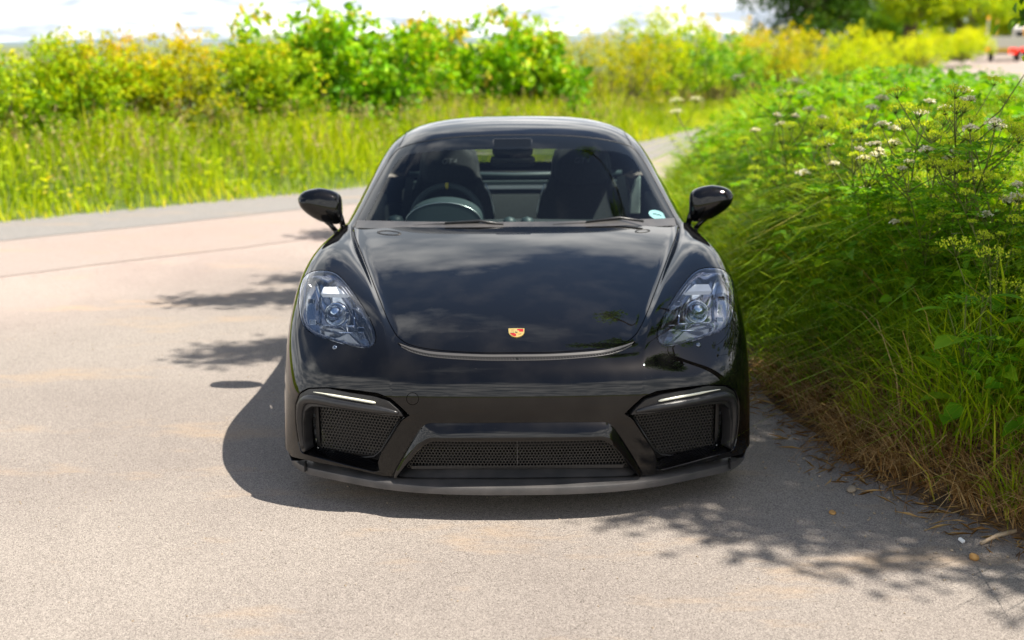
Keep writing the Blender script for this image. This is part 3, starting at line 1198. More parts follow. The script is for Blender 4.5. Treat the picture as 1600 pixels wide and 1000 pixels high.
# ---- cabin shell: windscreen, roof, side glass, rear screen
ROOF = [
    [(0, 1.29, .835), (.30, 1.305, .835), (.58, 1.40, .826), (.735, 1.545, .812), (.785, 1.60, .808), (.815, 1.63, .79), (.835, 1.66, .76)],
    [(0, 1.42, .905), (.295, 1.435, .903), (.565, 1.53, .892), (.715, 1.67, .872), (.765, 1.74, .85), (.81, 1.79, .81), (.845, 1.82, .765)],
    [(0, 1.66, 1.038), (.285, 1.675, 1.034), (.53, 1.75, 1.018), (.668, 1.88, .985), (.722, 1.97, .945), (.79, 2.02, .86), (.855, 2.05, .775)],
    [(0, 1.90, 1.16), (.275, 1.915, 1.155), (.495, 1.975, 1.133), (.625, 2.09, 1.085), (.682, 2.19, 1.03), (.77, 2.25, .91), (.86, 2.28, .785)],
    [(0, 2.06, 1.222), (.265, 2.07, 1.216), (.47, 2.12, 1.190), (.598, 2.22, 1.135), (.66, 2.33, 1.07), (.76, 2.40, .93), (.865, 2.43, .79)],
    [(0, 2.24, 1.258), (.26, 2.245, 1.251), (.455, 2.28, 1.222), (.580, 2.36, 1.163), (.645, 2.46, 1.09), (.755, 2.54, .94), (.868, 2.57, .80)],
    [(0, 2.55, 1.279), (.255, 2.55, 1.271), (.445, 2.57, 1.238), (.570, 2.62, 1.175), (.635, 2.70, 1.095), (.75, 2.76, .95), (.87, 2.80, .81)],
    [(0, 2.95, 1.245), (.25, 2.95, 1.238), (.435, 2.95, 1.206), (.555, 2.98, 1.145), (.63, 3.02, 1.07), (.75, 3.06, .95), (.875, 3.10, .82)],
    [(0, 3.35, 1.12), (.25, 3.35, 1.113), (.43, 3.35, 1.085), (.56, 3.35, 1.03), (.65, 3.36, .97), (.76, 3.38, .90), (.88, 3.40, .83)],
    [(0, 3.75, .905), (.25, 3.75, .902), (.45, 3.75, .89), (.60, 3.74, .87), (.70, 3.72, .855), (.80, 3.70, .84), (.885, 3.68, .82)],
    [(0, 4.10, .79), (.25, 4.10, .79), (.45, 4.09, .787), (.60, 4.07, .783), (.70, 4.05, .78), (.80, 4.02, .775), (.87, 4.0, .77)],
]
# broad, flat-topped roof: widen towards the rails and square off the shoulders
WID = [1.012, 1.03, 1.055, 1.075, 1.09, 1.095, 1.08, 1.06, 1.03, 1.0, 1.0]
for row_, w_ in zip(ROOF, WID):
    row_[0] = (0, row_[0][1], row_[0][2] - .08 * (w_ - 1))
    for q_ in range(1, len(row_)):
        f_ = [0, .6, .9, 1.0, .75, .3, 0][q_]
        x_, y_, z_ = row_[q_]
        row_[q_] = (x_ * (1 + (w_ - 1) * f_), y_, z_ - .10 * (w_ - 1) + (.16 * (w_ - 1) if q_ in (2, 3) else .06 * (w_ - 1) if q_ == 1 else 0))
G = Surf(ROOF, -1)
WS = [(0, 210.5), (60, 211.5), (110, 215), (150, 221), (178, 229), (190, 238), (202, 255), (215, 278), (230, 306), (243, 331), (252, 351)]
WI = [(0, 232), (60, 232.5), (110, 234), (150, 237), (172, 242), (184, 250), (196, 268), (212, 297), (228, 328), (239, 349)]
wr = G.px(dens(WS, 50))
wi = G.px(dens(WI, 46))


def ws_loop(r):
    r = list(r)
    r[0] = (.5, r[0][1])
    r.append((r[-1][0] + .012, 0.0))
    lft = [(1 - u, v) for u, v in r[1:]][::-1]
    bot = [(u, 0.0) for u in np.linspace(r[-1][0], lft[0][0], 40)[1:-1]]
    return lft + r + bot


ws_out = ws_loop(wr)
ws_in = ws_loop(wi)


def vband(y0, y1, Yr):
    return 0


# side glass and rear screen straight in surface coordinates
def uvbox(pts, n=60):
    return [tuple(p) for p in dens(pts, n, True)]


side_w = uvbox([(.868, .16), (.875, .30), (.865, .48), (.868, .62), (.885, .72), (.93, .71), (.945, .58), (.948, .40), (.945, .22), (.915, .10)])
rear_w = uvbox([(.30, .675), (.5, .665), (.70, .675), (.735, .72), (.745, .82), (.73, .93), (.70, .955), (.5, .962), (.30, .955), (.27, .93), (.255, .82), (.265, .72)])
seam = None


def classify_g(c):
    lab = np.array(['shell'] * len(c), dtype=object)
    lab[inside(ws_out, c)] = 'frit'
    lab[inside(ws_in, c)] = 'screen'
    lab[inside(rear_w, c)] = 'rear'
    lab[inside(side_w, c)] = 'side_r'
    lab[inside(mir(side_w), c)] = 'side_l'
    return lab


gp = cut_surface(G, [ws_out, ws_in, rear_w, side_w, mir(side_w)], classify_g, 90, 90, 2.0, 3.0)
shell = surf_obj('cabin_shell', M['paint'], gp['shell'], G)
screen = surf_obj('windscreen', M['glass'], gp['screen'], G, -.002)
surf_obj('windscreen_border', M['frit'], gp['frit'], G, -.002)
walls_obj('windscreen_seal', M['rubber'], [flange(G, ws_out, [(-.0005, -.002), (.001, .001), (.008, .002)])])
surf_obj('rear_screen', M['rglass'], gp['rear'], G, -.002)
surf_obj('side_window', M['glass'], gp['side_r'], G, -.002)
surf_obj('side_window', M['glass'], gp['side_l'], G, -.002)
# roof-rail seams
for sg in (1, -1):
    uvs = np.array(G.px(dens([(181.5, 228), (174, 214), (168, 203), (165, 196.5)], 12)))
    tail = [(uvs[-1][0], v) for v in np.linspace(uvs[-1][1] + .02, .80, 14)]
    uvs = np.vstack([uvs, tail])
    p3 = G.ev(uvs) + G.nrm(uvs) * .0002
    mb = MB()
    mb.tube([Vector((p[0] * sg, p[1], p[2])) for p in p3], .0022, 6)
    mb.build('roof_seam', M['rubber'], shell, smooth=True)
# tax-style round sticker low on the passenger side of the screen
st = np.array([G.cast(CP, rayd(222 + 13.5 * math.cos(a), 336.5 + 7.2 * math.sin(a) + 3.5 * math.cos(a))) for a in np.linspace(0, 2 * math.pi, 28, endpoint=False)])
sp3 = G.ev(st) - G.nrm(st) * .0045
mb = MB()
mb.add([Vector(p) for p in sp3], [tuple(range(28))])
stk = mb.build('screen_sticker', M['sticker'], CAR)
mb = MB()
sp4 = G.ev(st) - G.nrm(st) * .0038
c4 = sp4.mean(0)
a4, b4 = (sp4[0] - c4), (sp4[7] - c4)
for q in range(5):
    x0 = -.5 + q * .2
    mb.add([Vector(c4 + a4 * (x0 + s1) + b4 * (-.05 + s2 - .06 * (q % 2))) for s1, s2 in ((0, -.12), (.15, -.12), (.15, .12), (0, .12))], [(0, 1, 2, 3)])
mb.build('sticker_print', M['ink'], stk)

# ---- rear body sides and tail (continues the flank from the front wing)
REAR = [
    [(.30, 4.2, .80), (.835, 1.49, .80), (.862, 1.49, .76), (.888, 1.49, .60), (.872, 1.49, .20)],
]
cols = {1.49: [(.80, .818), (.853, .79), (.880, .69), (.886, .50), (.870, .20)], 2.0: [(.80, .79), (.850, .785), (.872, .68), (.868, .45), (.862, .19)],
        2.6: [(.82, .80), (.872, .79), (.888, .68), (.872, .45), (.865, .19)], 3.1: [(.80, .84), (.888, .825), (.915, .70), (.905, .45), (.885, .20)],
        3.5: [(.78, .85), (.885, .835), (.918, .71), (.912, .45), (.89, .22)], 3.95: [(.74, .785), (.85, .78), (.885, .68), (.875, .45), (.85, .25)],
        4.28: [(.62, .775), (.74, .76), (.79, .66), (.78, .45), (.74, .28)], 4.40: [(.45, .765), (.56, .75), (.60, .64), (.60, .45), (.56, .30)]}
half = []
for Y, c in cols.items():
    half.append([(0.0, Y, c[0][1]), (c[0][0] * .5, Y, c[0][1])] + [(a, Y, b) for a, b in c])
RS = Surf(half, -1)
rarch = side_circle(RS, AX_R, .33, .38)
opening = [(u, v) for u, v in ((.04, -.01), (.96, -.01), (.96, .0), (.04, .0))]


def classify_r(c):
    lab = np.array(['side'] * len(c), dtype=object)
    p = RS.ev(c)
    lab[(np.abs(p[:, 0]) < .80) & (p[:, 1] < 4.02) & (p[:, 2] > .7)] = ''
    lab[inside(rarch, c)] = ''
    lab[inside(mir(rarch), c)] = ''
    return lab


rp_ = cut_surface(RS, [rarch, mir(rarch)], classify_r, 90, 60, 2.6, 2.9)
surf_obj('rear_body', M['paint'], rp_['side'], RS)
mb = MB()
mb.box((0, 4.405, .53), (1.1, .02, .46))
mb.build('tail_panel', M['paint'], CAR, bevel=.005)
mb = MB()
mb.box((0, 2.5, .16), (1.5, 3.2, .03))
mb.build('floor_pan', M['void'], CAR)
# wing on two stays
mb = MB()
pr = [(-.12, 0), (-.06, .016), (.02, .016), (.13, .006), (.13, 0), (.0, -.004)]
rows = [[Vector((x, 4.22 + a, 1.04 + b)) for a, b in pr] for x in np.linspace(-.66, .66, 9)]
mb.grid(rows, closed=True)
mb.build('rear_wing', M['paint'], CAR, smooth=True)
for sg in (1, -1):
    mb = MB()
    mb.box((.45 * sg, 4.24, .91), (.03, .09, .27))
    mb.build('wing_stay', M['satin'], CAR, bevel=.004)
    mb = MB()
    mb.tube([Vector((.25 * sg, 4.418, .70)), Vector((.42 * sg, 4.40, .70)), Vector((.60 * sg, 4.33, .70))], .03, 8)
    mb.build('tail_light', M['red'], CAR, smooth=True)

# ---- wheels
for yy in (AX_F, AX_R):
    for sg in (1, -1):
        w = empty('wheel', (.76 * sg, yy, WR))
        w.parent = CAR
        mtx = Matrix.Rotation(R(90) * sg, 4, 'Y')
        mb = MB()
        mb.lathe([(.25, -.11), (.31, -.122), (.332, -.10), (.335, 0), (.332, .10), (.31, .122), (.25, .11)], mtx, 48)
        mb.build('tyre', M['rubber'], w, smooth=True)
        mb = MB()
        mb.lathe([(.25, -.11), (.235, .0), (.25, .11), (.258, .112), (.258, .10)], mtx, 40)
        mb.lathe([(.0, .07), (.05, .075), (.06, .06)], mtx, 20)
        for q in range(10):
            a = 2 * math.pi * q / 10
            for da in (-.09, .09):
                mb.tube([mtx @ Vector((.05 * math.cos(a), .05 * math.sin(a), .065)), mtx @ Vector((.245 * math.cos(a + da), .245 * math.sin(a + da), .095))], [.014, .009], 6)
        mb.build('rim', M['rim'], w, smooth=True)
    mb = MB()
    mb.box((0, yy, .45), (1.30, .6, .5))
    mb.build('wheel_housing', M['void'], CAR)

# ---- door mirrors on forked arms
for sg in (1, -1):
    mir_ = empty('door_mirror')
    mir_.parent = CAR
    c = P(305, 319.5, 1.62)
    rows = []
    n1, n2 = 22, 26
    for i in range(n1 + 1):
        th = math.pi * i / n1
        ring = []
        for j in range(n2):
            ph = 2 * math.pi * j / n2
            sx = math.cos(th)                       # along x: -1 inner .. 1 outer
            rr = abs(math.sin(th)) ** (.38 if sx > 0 else .55)
            yz = np.array([math.cos(ph), math.sin(ph)])
            yz = np.sign(yz) * np.abs(yz) ** .85
            x = -sx * .101
            up = .079 * (1 - .16 * max(0, x / .101))
            zc = .006 + .010 * (x / .101)
            z = yz[1] * rr * up + zc + (.024 * (x / .101) if yz[1] < 0 else 0)
            y = yz[0] * rr * (.075 if yz[0] < 0 else .05)
            ring.append(Vector(((c.x + x) * sg, c.y + y, c.z + z)))
        rows.append(ring)
    mb = MB()
    mb.grid(rows, closed=True)
    mb.build('mirror_shell', M['paint'], mir_, smooth=True)
    mb = MB()
    rg = [Vector(((c.x + .086 * math.cos(a)) * sg, c.y + .047, c.z + .008 + .052 * math.sin(a))) for a in np.linspace(0, 2 * math.pi, 24, endpoint=False)]
    mb.add([p + Vector((0, .004, 0)) for p in rg], [tuple(range(24))])
    mb.build('mirror_glass', M['chrome'], mir_)
    b0, b1 = P(266, 357, 1.60), P(283, 358, 1.60)
    for a0, a1, r0 in ((P(279, 326, 1.62), P(269.5, 352, 1.60), .014), (P(303, 337, 1.62), P(281, 359, 1.60), .0115)):
        mb = MB()
        mb.tube([Vector((p.x * sg, p.y, p.z)) for p in (a0, (a0 + a1) / 2 + Vector((-.004, 0, .0)), a1)], [r0 * 1.25, r0, r0], 10)
        mb.build('mirror_arm', M['paint'], mir_, smooth=True)
    mb = MB()
    q0, q1, q2 = P(268, 350, 1.60), P(274, 360, 1.60), P(284, 361, 1.60)
    mb.tube([Vector((p.x * sg, p.y, p.z)) for p in (q0, q1, q2)], .013, 8)
    mb.build('mirror_foot', M['satin'], mir_, smooth=True)

# ---- wipers
for pts, rad, nm in (([(-160, 352.5), (-110, 350.5), (-57, 348)], .006, 'a'), ([(58, 353), (110, 350.3), (161, 344.5)], .006, 'b')):
    wp = empty('wiper')
    wp.parent = CAR
    uvs = np.array(G.px(pts))
    p3 = [Vector(p) + Vector(n) * .006 for p, n in zip(G.ev(uvs), G.nrm(uvs))]
    mb = MB()
    mb.tube(p3, [.002, .0035, .004], 8)
    mb.build('wiper_blade', M['rubber'], wp, smooth=True)
    mb = MB()
    mb.tube([p + Vector((.0, -.004, .005)) for p in (p3[1], p3[2] + Vector((.0, 0, 0)), p3[2] + Vector((.11, -.02, -.014)))], [.0035, .006, .006], 8)
    mb.build('wiper_arm', M['satin'], wp, smooth=True)
mb = MB()
sc_uv = np.stack([np.linspace(.17, .83, 40), np.full(40, .012)], 1)
pa = G.ev(sc_uv)
mb.grid([[Vector(p) + Vector((0, -.06, -.012)) for p in pa], [Vector(p) + Vector((0, -.01, .002)) for p in pa], [Vector(p) + Vector((0, .02, .012)) for p in pa]])
mb.build('scuttle_panel', M['splitter'], CAR, smooth=True)

# ---- cabin
mb = MB()
rows = []
for Y, z in ((1.36, .815), (1.55, .822), (1.80, .815), (1.88, .79), (1.90, .70), (1.86, .55)):
    rows.append([Vector((x, Y + .30 * (abs(x) / .75) ** 2 * (1 if Y < 1.7 else .3), z - .03 * abs(x))) for x in np.linspace(-.72, .72, 17)])
mb.grid(rows)
mb.build('dashboard', M['trim'], CAR, smooth=True)
bx0 = -.347
mb = MB()
rows = []
for Y, s_ in ((1.70, .0), (1.70, 1.0), (1.74, 1.03), (1.93, 1.0), (1.93, .9)):
    rows.append([Vector((bx0 + .185 * s_ * math.cos(a), Y, .795 + (.112 * s_) * math.sin(a) ** .9)) for a in np.linspace(0.001, math.pi - .001, 30)])
mb.grid(rows)
mb.build('instrument_hood', M['binnacle'], CAR, smooth=True, auto=50)
mb = MB()
mb.tube([Vector((bx0 + .187 * math.cos(a), 1.70, .795 + .1135 * math.sin(a) ** .9)) for a in np.linspace(.02, math.pi - .02, 40)], .0022, 6)
mb.build('hood_edge', M['steel'], CAR, smooth=True)
wheel = empty('steering_wheel')
wheel.parent = CAR
wc = Vector((bx0 - .004, 2.06, .772))
tl = Matrix.Rotation(R(-22), 3, 'X')
mb = MB()
mb.tube([wc + tl @ Vector((.178 * math.cos(a), 0, .178 * math.sin(a))) for a in np.linspace(0, 2 * math.pi, 48, endpoint=False)], .0165, 10, closed=True)
mb.build('wheel_rim', M['suede'], wheel, smooth=True)
mb = MB()
mb.tube([wc + tl @ Vector((.178 * math.cos(a), 0, .178 * math.sin(a))) for a in np.linspace(math.pi / 2 - .042, math.pi / 2 + .042, 5)], .0172, 10)
mb.build('top_marker', M['yellow'], wheel, smooth=True)
mb = MB()
mb.tube([wc + Vector((0, .02, 0)), wc + Vector((0, -.12, -.05))], .05, 14)
for a in (0, 180, 270):
    mb.tube([wc, wc + tl @ Vector((.17 * math.cos(R(a)), 0, .17 * math.sin(R(a))))], .014, 8)
mb.build('wheel_spokes', M['trim'], wheel, smooth=True)
# dash-top vents / dials
for x, y_, r_ in ((-.03, 1.66, .033), (.055, 1.66, .033), (-.58, 1.74, .04)):
    mb = MB()
    mb.lathe([(r_, 0), (r_ * .97, .018), (r_ * .75, .034), (0, .043)], Matrix.Translation((x, y_, .803)), 22)
    mb.build('dash_dial', M['binnacle'], CAR, smooth=True)

for sx in (-1, 1):
    seat = empty('bucket_seat')
    seat.parent = CAR
    cx0 = .372 * sx
    Yb = 2.66
    # backrest with shoulder wings
    prof = [(.48, .25, .0), (.60, .255, .03), (.72, .25, .07), (.80, .235, .095), (.86, .20, .115), (.93, .172, .13), (1.00, .165, .145), (1.055, .150, .152), (1.075, .11, .155)]
    rows = []
    for z, hw, dy in prof:
        ring = []
        for k2 in range(28):
            a = 2 * math.pi * k2 / 28
            ca, sa = math.cos(a), math.sin(a)
            x = math.copysign(abs(ca) ** .55, ca) * hw
            y = math.copysign(abs(sa) ** .6, sa) * .055
            wing = .07 * max(0, abs(x) / hw - .72) / .28 if z < .9 else .02 * max(0, abs(x) / hw - .7) / .3
            ring.append(Vector((cx0 + x, Yb + dy + y - wing, z)))
        rows.append(ring)
    mb = MB()
    mb.grid(rows, closed=True)
    mb.add(rows[-1], [tuple(range(28))])
    mb.build('seat_back', M['cloth'], seat, smooth=True)
    # headrest pad
    rows = []
    for z, hw in ((.872, .10), (.880, .145), (.90, .155), (.96, .152), (1.02, .145), (1.055, .130), (1.068, .10)):
        ring = []
        for k2 in range(24):
            a = 2 * math.pi * k2 / 24
            ca, sa = math.cos(a), math.sin(a)
            ring.append(Vector((cx0 + math.copysign(abs(ca) ** .5, ca) * hw, Yb + .075 + math.copysign(abs(sa) ** .6, sa) * .035 + .18 * (z - .87), z)))
        rows.append(ring)
    mb = MB()
    mb.grid(rows, closed=True)
    mb.add(rows[-1], [tuple(range(24))])
    pad = mb.build('headrest', M['cloth'], seat, smooth=True)
    tx = bpy.data.curves.new('headrest_lettering', 'FONT')
    tx.body = 'GT4'
    tx.size = .043
    tx.align_x = 'CENTER'
    tx.align_y = 'CENTER'
    tx.shear = .25
    tx.extrude = .001
    tx.space_character = 1.15
    tx.materials.append(M['stitch'])
    tmp = bpy.data.objects.new('lettering_source', tx)
    col.objects.link(tmp)
    bpy.context.view_layer.update()
    tme = bpy.data.meshes.new_from_object(tmp.evaluated_get(bpy.context.evaluated_depsgraph_get()))
    bpy.data.objects.remove(tmp)
    to = link('headrest_lettering', tme, pad)
    to.location = (cx0, Yb + .075 - .037 + .18 * .135, 1.003)
    to.rotation_euler = (R(80), 0, 0)
    # bright piping along the shoulder wings
    for s2 in (-1, 1):
        mb = MB()
        mb.tube([Vector((cx0 + s2 * w_, Yb - .10 + d_, z)) for w_, d_, z in ((.255, .06, .66), (.25, .08, .74), (.232, .10, .82), (.205, .125, .88))], .004, 6)
        mb.build('seat_piping', M['steel'], seat, smooth=True)
    mb = MB()
    mb.box((cx0, 2.40, .42), (.46, .52, .14))
    mb.build('seat_base', M['cloth'], seat, bevel=.05, seg=3)
    # belt strap
    mb = MB()
    mb.box((cx0 + .235 * sx, 2.60, .78), (.045, .006, .30), Matrix.Rotation(R(-10) * sx, 3, 'Y'))
    mb.build('seat_belt', M['trim'], seat)

mb = MB()
rows = [[Vector((x, Y, z)) for x in np.linspace(-.66, .66, 5)] for Y, z in ((2.92, .30), (2.94, .78), (2.97, .815), (3.20, .815), (3.72, .775), (3.74, .3))]
mb.grid(rows)
mb.build('engine_cover', M['trim'], CAR, smooth=True, auto=40)
mb = MB()
mb.tube([Vector((-.62, 2.98, .905)), Vector((0, 2.97, .895)), Vector((.62, 2.98, .905))], .017, 10)
mb.build('brace_bar', M['binnacle'], CAR, smooth=True)
mb = MB()
mb.box((0, 2.95, .855), (1.2, .02, .026))
mb.build('load_rail', M['binnacle'], CAR, bevel=.004)
# roof lining, door cards
uvg = np.stack(np.meshgrid(np.linspace(.22, .78, 24), np.linspace(.36, .66, 12)), -1).reshape(-1, 2)
V_ = G.ev(uvg) - G.nrm(uvg) * .03
ii = (np.arange(11)[:, None] * 24 + np.arange(23)[None, :]).ravel()
np_mesh('roof_lining', V_, np.stack([ii, ii + 24, ii + 25, ii + 1], 1), M['trim'], CAR)
for sg in (1, -1):
    mb = MB()
    mb.grid([[Vector((sg * x, Y, z)) for x, z in ((.80, .80), (.76, .79), (.74, .60), (.76, .3))] for Y in (1.7, 2.2, 2.7, 3.0)])
    mb.build('door_card', M['trim'], CAR, smooth=True)
mb = MB()
mb.prism([Vector(p) for p in ((.605, 2.30, .76), (.66, 2.30, .76), (.66, 2.30, .96), (.635, 2.30, .935), (.61, 2.30, .86))],
         [Vector(p) for p in ((.605, 2.36, .76), (.66, 2.36, .76), (.66, 2.36, .96), (.635, 2.36, .935), (.61, 2.36, .86))])
mb.build('sunlit_panel', M['lining'], CAR, bevel=.006)  # pale block standing for a sunlit panel beside the passenger seat
# interior mirror and sensor pod
rv = empty('rear_view_mirror')
rv.parent = CAR
c = P(-4, 252, 1.99)
mb = MB()
rows = []
for dy, s_ in ((-.022, .0), (-.022, .8), (-.014, 1.0), (.008, 1.0), (.012, .9)):
    ring = []
    for k2 in range(32):
        a = 2 * math.pi * k2 / 32
        ca, sa = math.cos(a), math.sin(a)
        ring.append(c + Vector((math.copysign(abs(ca) ** .45, ca) * .113 * s_, dy, math.copysign(abs(sa) ** .55, sa) * .031 * s_)))
    rows.append(ring)
mb.grid(rows, closed=True)
mb.build('mirror_housing', M['frit'], rv, smooth=True, auto=60)
mb = MB()
mb.tube([c + Vector((0, -.01, .02)), c + Vector((0, -.05, .075))], .014, 8)
mb.build('mirror_stalk', M['trim'], rv, smooth=True)
mb = MB()
s0 = P(-4, 226, 1.96)
mb.box(s0 + Vector((0, .0, -.012)), (.20, .10, .05), Matrix.Rotation(R(28), 3, 'X'))
mb.build('sensor_pod', M['frit'], rv, bevel=.015, seg=3)

# ================================================================== SETTING
rng = np.random.default_rng(11)
# far edge of the lane (left in the picture to right), nose coordinates
FAR = np.array([(-30, -14), (-18, -4.2), (-9, 3.7), (-4.9, 7.2), (-1.82, 9.7), (.3, 12.3), (2.15, 15.7), (5, 22), (9, 31), (14.2, 43), (19.4, 57), (26.0, 74), (35, 95), (50, 127), (75, 175)], float)
FAR = dens(FAR, 400)
ft = np.gradient(FAR, axis=0)
ft /= np.linalg.norm(ft, axis=1, keepdims=True)
fn_ = np.stack([-ft[:, 1], ft[:, 0]], 1)       # away from the car
fs = np.concatenate([[0], np.cumsum(np.linalg.norm(np.diff(FAR, axis=0), axis=1))])


def road_z(x, y):
    return .30 * np.clip((np.asarray(y) - 26) / 45, 0, 1) ** 1.4


def vnoise(x, y, s=1.0, seed=0):
    """smooth pseudo-noise, about -1..1"""
    x, y = np.asarray(x) * s, np.asarray(y) * s
    r = 0
    for k, (a, b, c) in enumerate([(1.0, .7, 1.3), (-.6, 1.1, 2.1), (1.7, -.9, .4), (2.3, 1.9, 4.0), (-2.9, 2.2, .9)]):
        r = r + np.sin(a * x + b * y + c + seed * 1.7 + .8 * np.sin(.6 * b * x - .5 * a * y + seed)) / (1 + .5 * k)
    return r / 2.4


def far_pt(s, d):
    i = np.interp(s, fs, np.arange(len(fs)))
    j = np.clip(i.astype(int), 0, len(fs) - 2)
    f = (i - j)[:, None]
    c = FAR[j] * (1 - f) + FAR[j + 1] * f
    n = fn_[j] * (1 - f) + fn_[j + 1] * f
    return c + n * np.asarray(d)[:, None]


def verge_h(d, x, y):
    t = np.clip(d / 2.6, 0, 1)
    h = .38 * t * t * (3 - 2 * t) * np.clip(1 - (d - 4) / 30, .3, 1)
    return h + .03 * vnoise(x, y, 1.3) * np.clip(d, 0, 1) + road_z(x, y)


EDGE_Y = np.array([-9, -5, -3, -1.6, -.9, -.3, .32, 1.4, 3, 5, 7.5, 9.0, 10.4, 12, 14, 17, 24, 43, 57, 74, 95])
EDGE_X = np.array([8, 5.2, 3.6, 2.55, 2.05, 1.70, 1.34, 1.12, 1.15, 1.28, 1.50, 1.66, 2.0, 3.2, 4.9, 7.0, 11.5, 22.5, 28.5, 35.5, 45])


def edge_x(y):
    return np.interp(y, EDGE_Y, EDGE_X)


def bank_h(x, y):
    d = x - edge_x(y)
    amp = np.interp(y, [-6, 0, 9, 15, 30, 60], [.8, 1.0, 1.0, .7, .25, .1])
    t = np.clip(d / 1.25, 0, 1)
    h = .64 * t * t * (3 - 2 * t) + .12 * np.clip((d - 1.2) / 1.2, 0, 1) - .45 * np.clip((d - 2.6) / 2.5, 0, 1) - .05 * np.clip((.06 - d) / .06, 0, 1)
    return h * amp + .035 * vnoise(x, y, 2.3, 2) * np.clip(d * 2, 0, 1) + road_z(x, y)


# ---- materials of the ground
def tarmac(name, lo, hi, patch, grit=260.0):
    m = bpy.data.materials.new(name)
    m.use_nodes = True
    t = m.node_tree
    b = t.nodes['Principled BSDF']
    b.inputs['Roughness'].default_value = .88
    b.inputs['Specular IOR Level'].default_value = .25
    g = nn(t, 'ShaderNodeNewGeometry')
    ln = t.links.new

    def noise_(scale, det=3, rough=.5):
        n = nn(t, 'ShaderNodeTexNoise')
        n.inputs['Scale'].default_value = scale
        n.inputs['Detail'].default_value = det
        n.inputs['Roughness'].default_value = rough
        ln(g.outputs['Position'], n.inputs['Vector'])
        return n
    vo = nn(t, 'ShaderNodeTexVoronoi', feature='F1')
    vo.inputs['Scale'].default_value = grit
    ln(g.outputs['Position'], vo.inputs['Vector'])
    cr = nn(t, 'ShaderNodeValToRGB')
    e = cr.color_ramp.elements
    e[0].position, e[0].color = 0.0, (*[c * .55 for c in lo], 1)
    e[1].position, e[1].color = 1.0, (*[min(.8, c * 1.25) for c in hi], 1)
    e2 = e.new(.18)
    e2.color = (*lo, 1)
    e3 = e.new(.72)
    e3.color = (*hi, 1)
    sp = nn(t, 'ShaderNodeSeparateColor')
    ln(vo.outputs['Color'], sp.inputs[0])
    ln(sp.outputs[0], cr.inputs[0])
    big = noise_(.55, 5, .6)
    cr2 = nn(t, 'ShaderNodeMapRange')
    cr2.inputs['From Min'].default_value, cr2.inputs['From Max'].default_value = .42, .66
    ln(big.outputs[0], cr2.inputs['Value'])
    mix = nn(t, 'ShaderNodeMixRGB', blend_type='MULTIPLY')
    mix.inputs[2].default_value = (*patch, 1)
    ln(cr2.outputs[0], mix.inputs[0])
    ln(cr.outputs[0], mix.inputs[1])
    # brown silt blown into long streaks
    mp = nn(t, 'ShaderNodeMapping')
    mp.inputs['Scale'].default_value = (.7, 2.0, 1)
    mp.inputs['Rotation'].default_value = (0, 0, .5)
    ln(g.outputs['Position'], mp.inputs['Vector'])
    st_ = nn(t, 'ShaderNodeTexNoise')
    st_.inputs['Scale'].default_value = 1.3
    st_.inputs['Detail'].default_value = 7
    st_.inputs['Roughness'].default_value = .68
    ln(mp.outputs[0], st_.inputs['Vector'])
    cr3 = nn(t, 'ShaderNodeMapRange')
    cr3.inputs['From Min'].default_value, cr3.inputs['From Max'].default_value = .55, .72
    cr3.inputs['To Max'].default_value = .55
    ln(st_.outputs[0], cr3.inputs['Value'])
    mix2 = nn(t, 'ShaderNodeMixRGB', blend_type='MIX')
    mix2.inputs[2].default_value = (.36, .255, .155, 1)
    ln(cr3.outputs[0], mix2.inputs[0])
    ln(mix.outputs[0], mix2.inputs[1])
    # scattered dark grit
    v2 = nn(t, 'ShaderNodeTexVoronoi', feature='F1')
    v2.inputs['Scale'].default_value = 26
    ln(g.outputs['Position'], v2.inputs['Vector'])
    lt = nn(t, 'ShaderNodeMath', operation='LESS_THAN')
    lt.inputs[1].default_value = .105
    ln(v2.outputs['Distance'], lt.inputs[0])
    s2 = nn(t, 'ShaderNodeSeparateColor')
    ln(v2.outputs['Color'], s2.inputs[0])
    gt = nn(t, 'ShaderNodeMath', operation='GREATER_THAN')
    gt.inputs[1].default_value = .80
    ln(s2.outputs[1], gt.inputs[0])
    an = nn(t, 'ShaderNodeMath', operation='MULTIPLY')
    ln(lt.outputs[0], an.inputs[0])
    ln(gt.outputs[0], an.inputs[1])
    an2 = nn(t, 'ShaderNodeMath', operation='MULTIPLY')
    an2.inputs[1].default_value = .7
    ln(an.outputs[0], an2.inputs[0])
    mix3 = nn(t, 'ShaderNodeMixRGB', blend_type='MIX')
    mix3.inputs[2].default_value = (.07, .055, .04, 1)
    ln(an2.outputs[0], mix3.inputs[0])
    ln(mix2.outputs[0], mix3.inputs[1])
    wear = nn(t, 'ShaderNodeMixRGB', blend_type='MULTIPLY')      # paler, pinker where the lane's traffic runs
    wear.inputs[2].default_value = (1.34, 1.24, 1.24, 1)
    at_ = nn(t, 'ShaderNodeAttribute', attribute_name='tint')
    ln(at_.outputs['Fac'], wear.inputs[0])
    ln(mix3.outputs[0], wear.inputs[1])
    ln(wear.outputs[0], b.inputs['Base Color'])
    bp = nn(t, 'ShaderNodeBump')
    bp.inputs['Strength'].default_value = .9
    bp.inputs['Distance'].default_value = .004
    nf = noise_(grit * .75, 2)
    ln(nf.outputs[0], bp.inputs['Height'])
    ln(bp.outputs[0], b.inputs['Normal'])
    return m


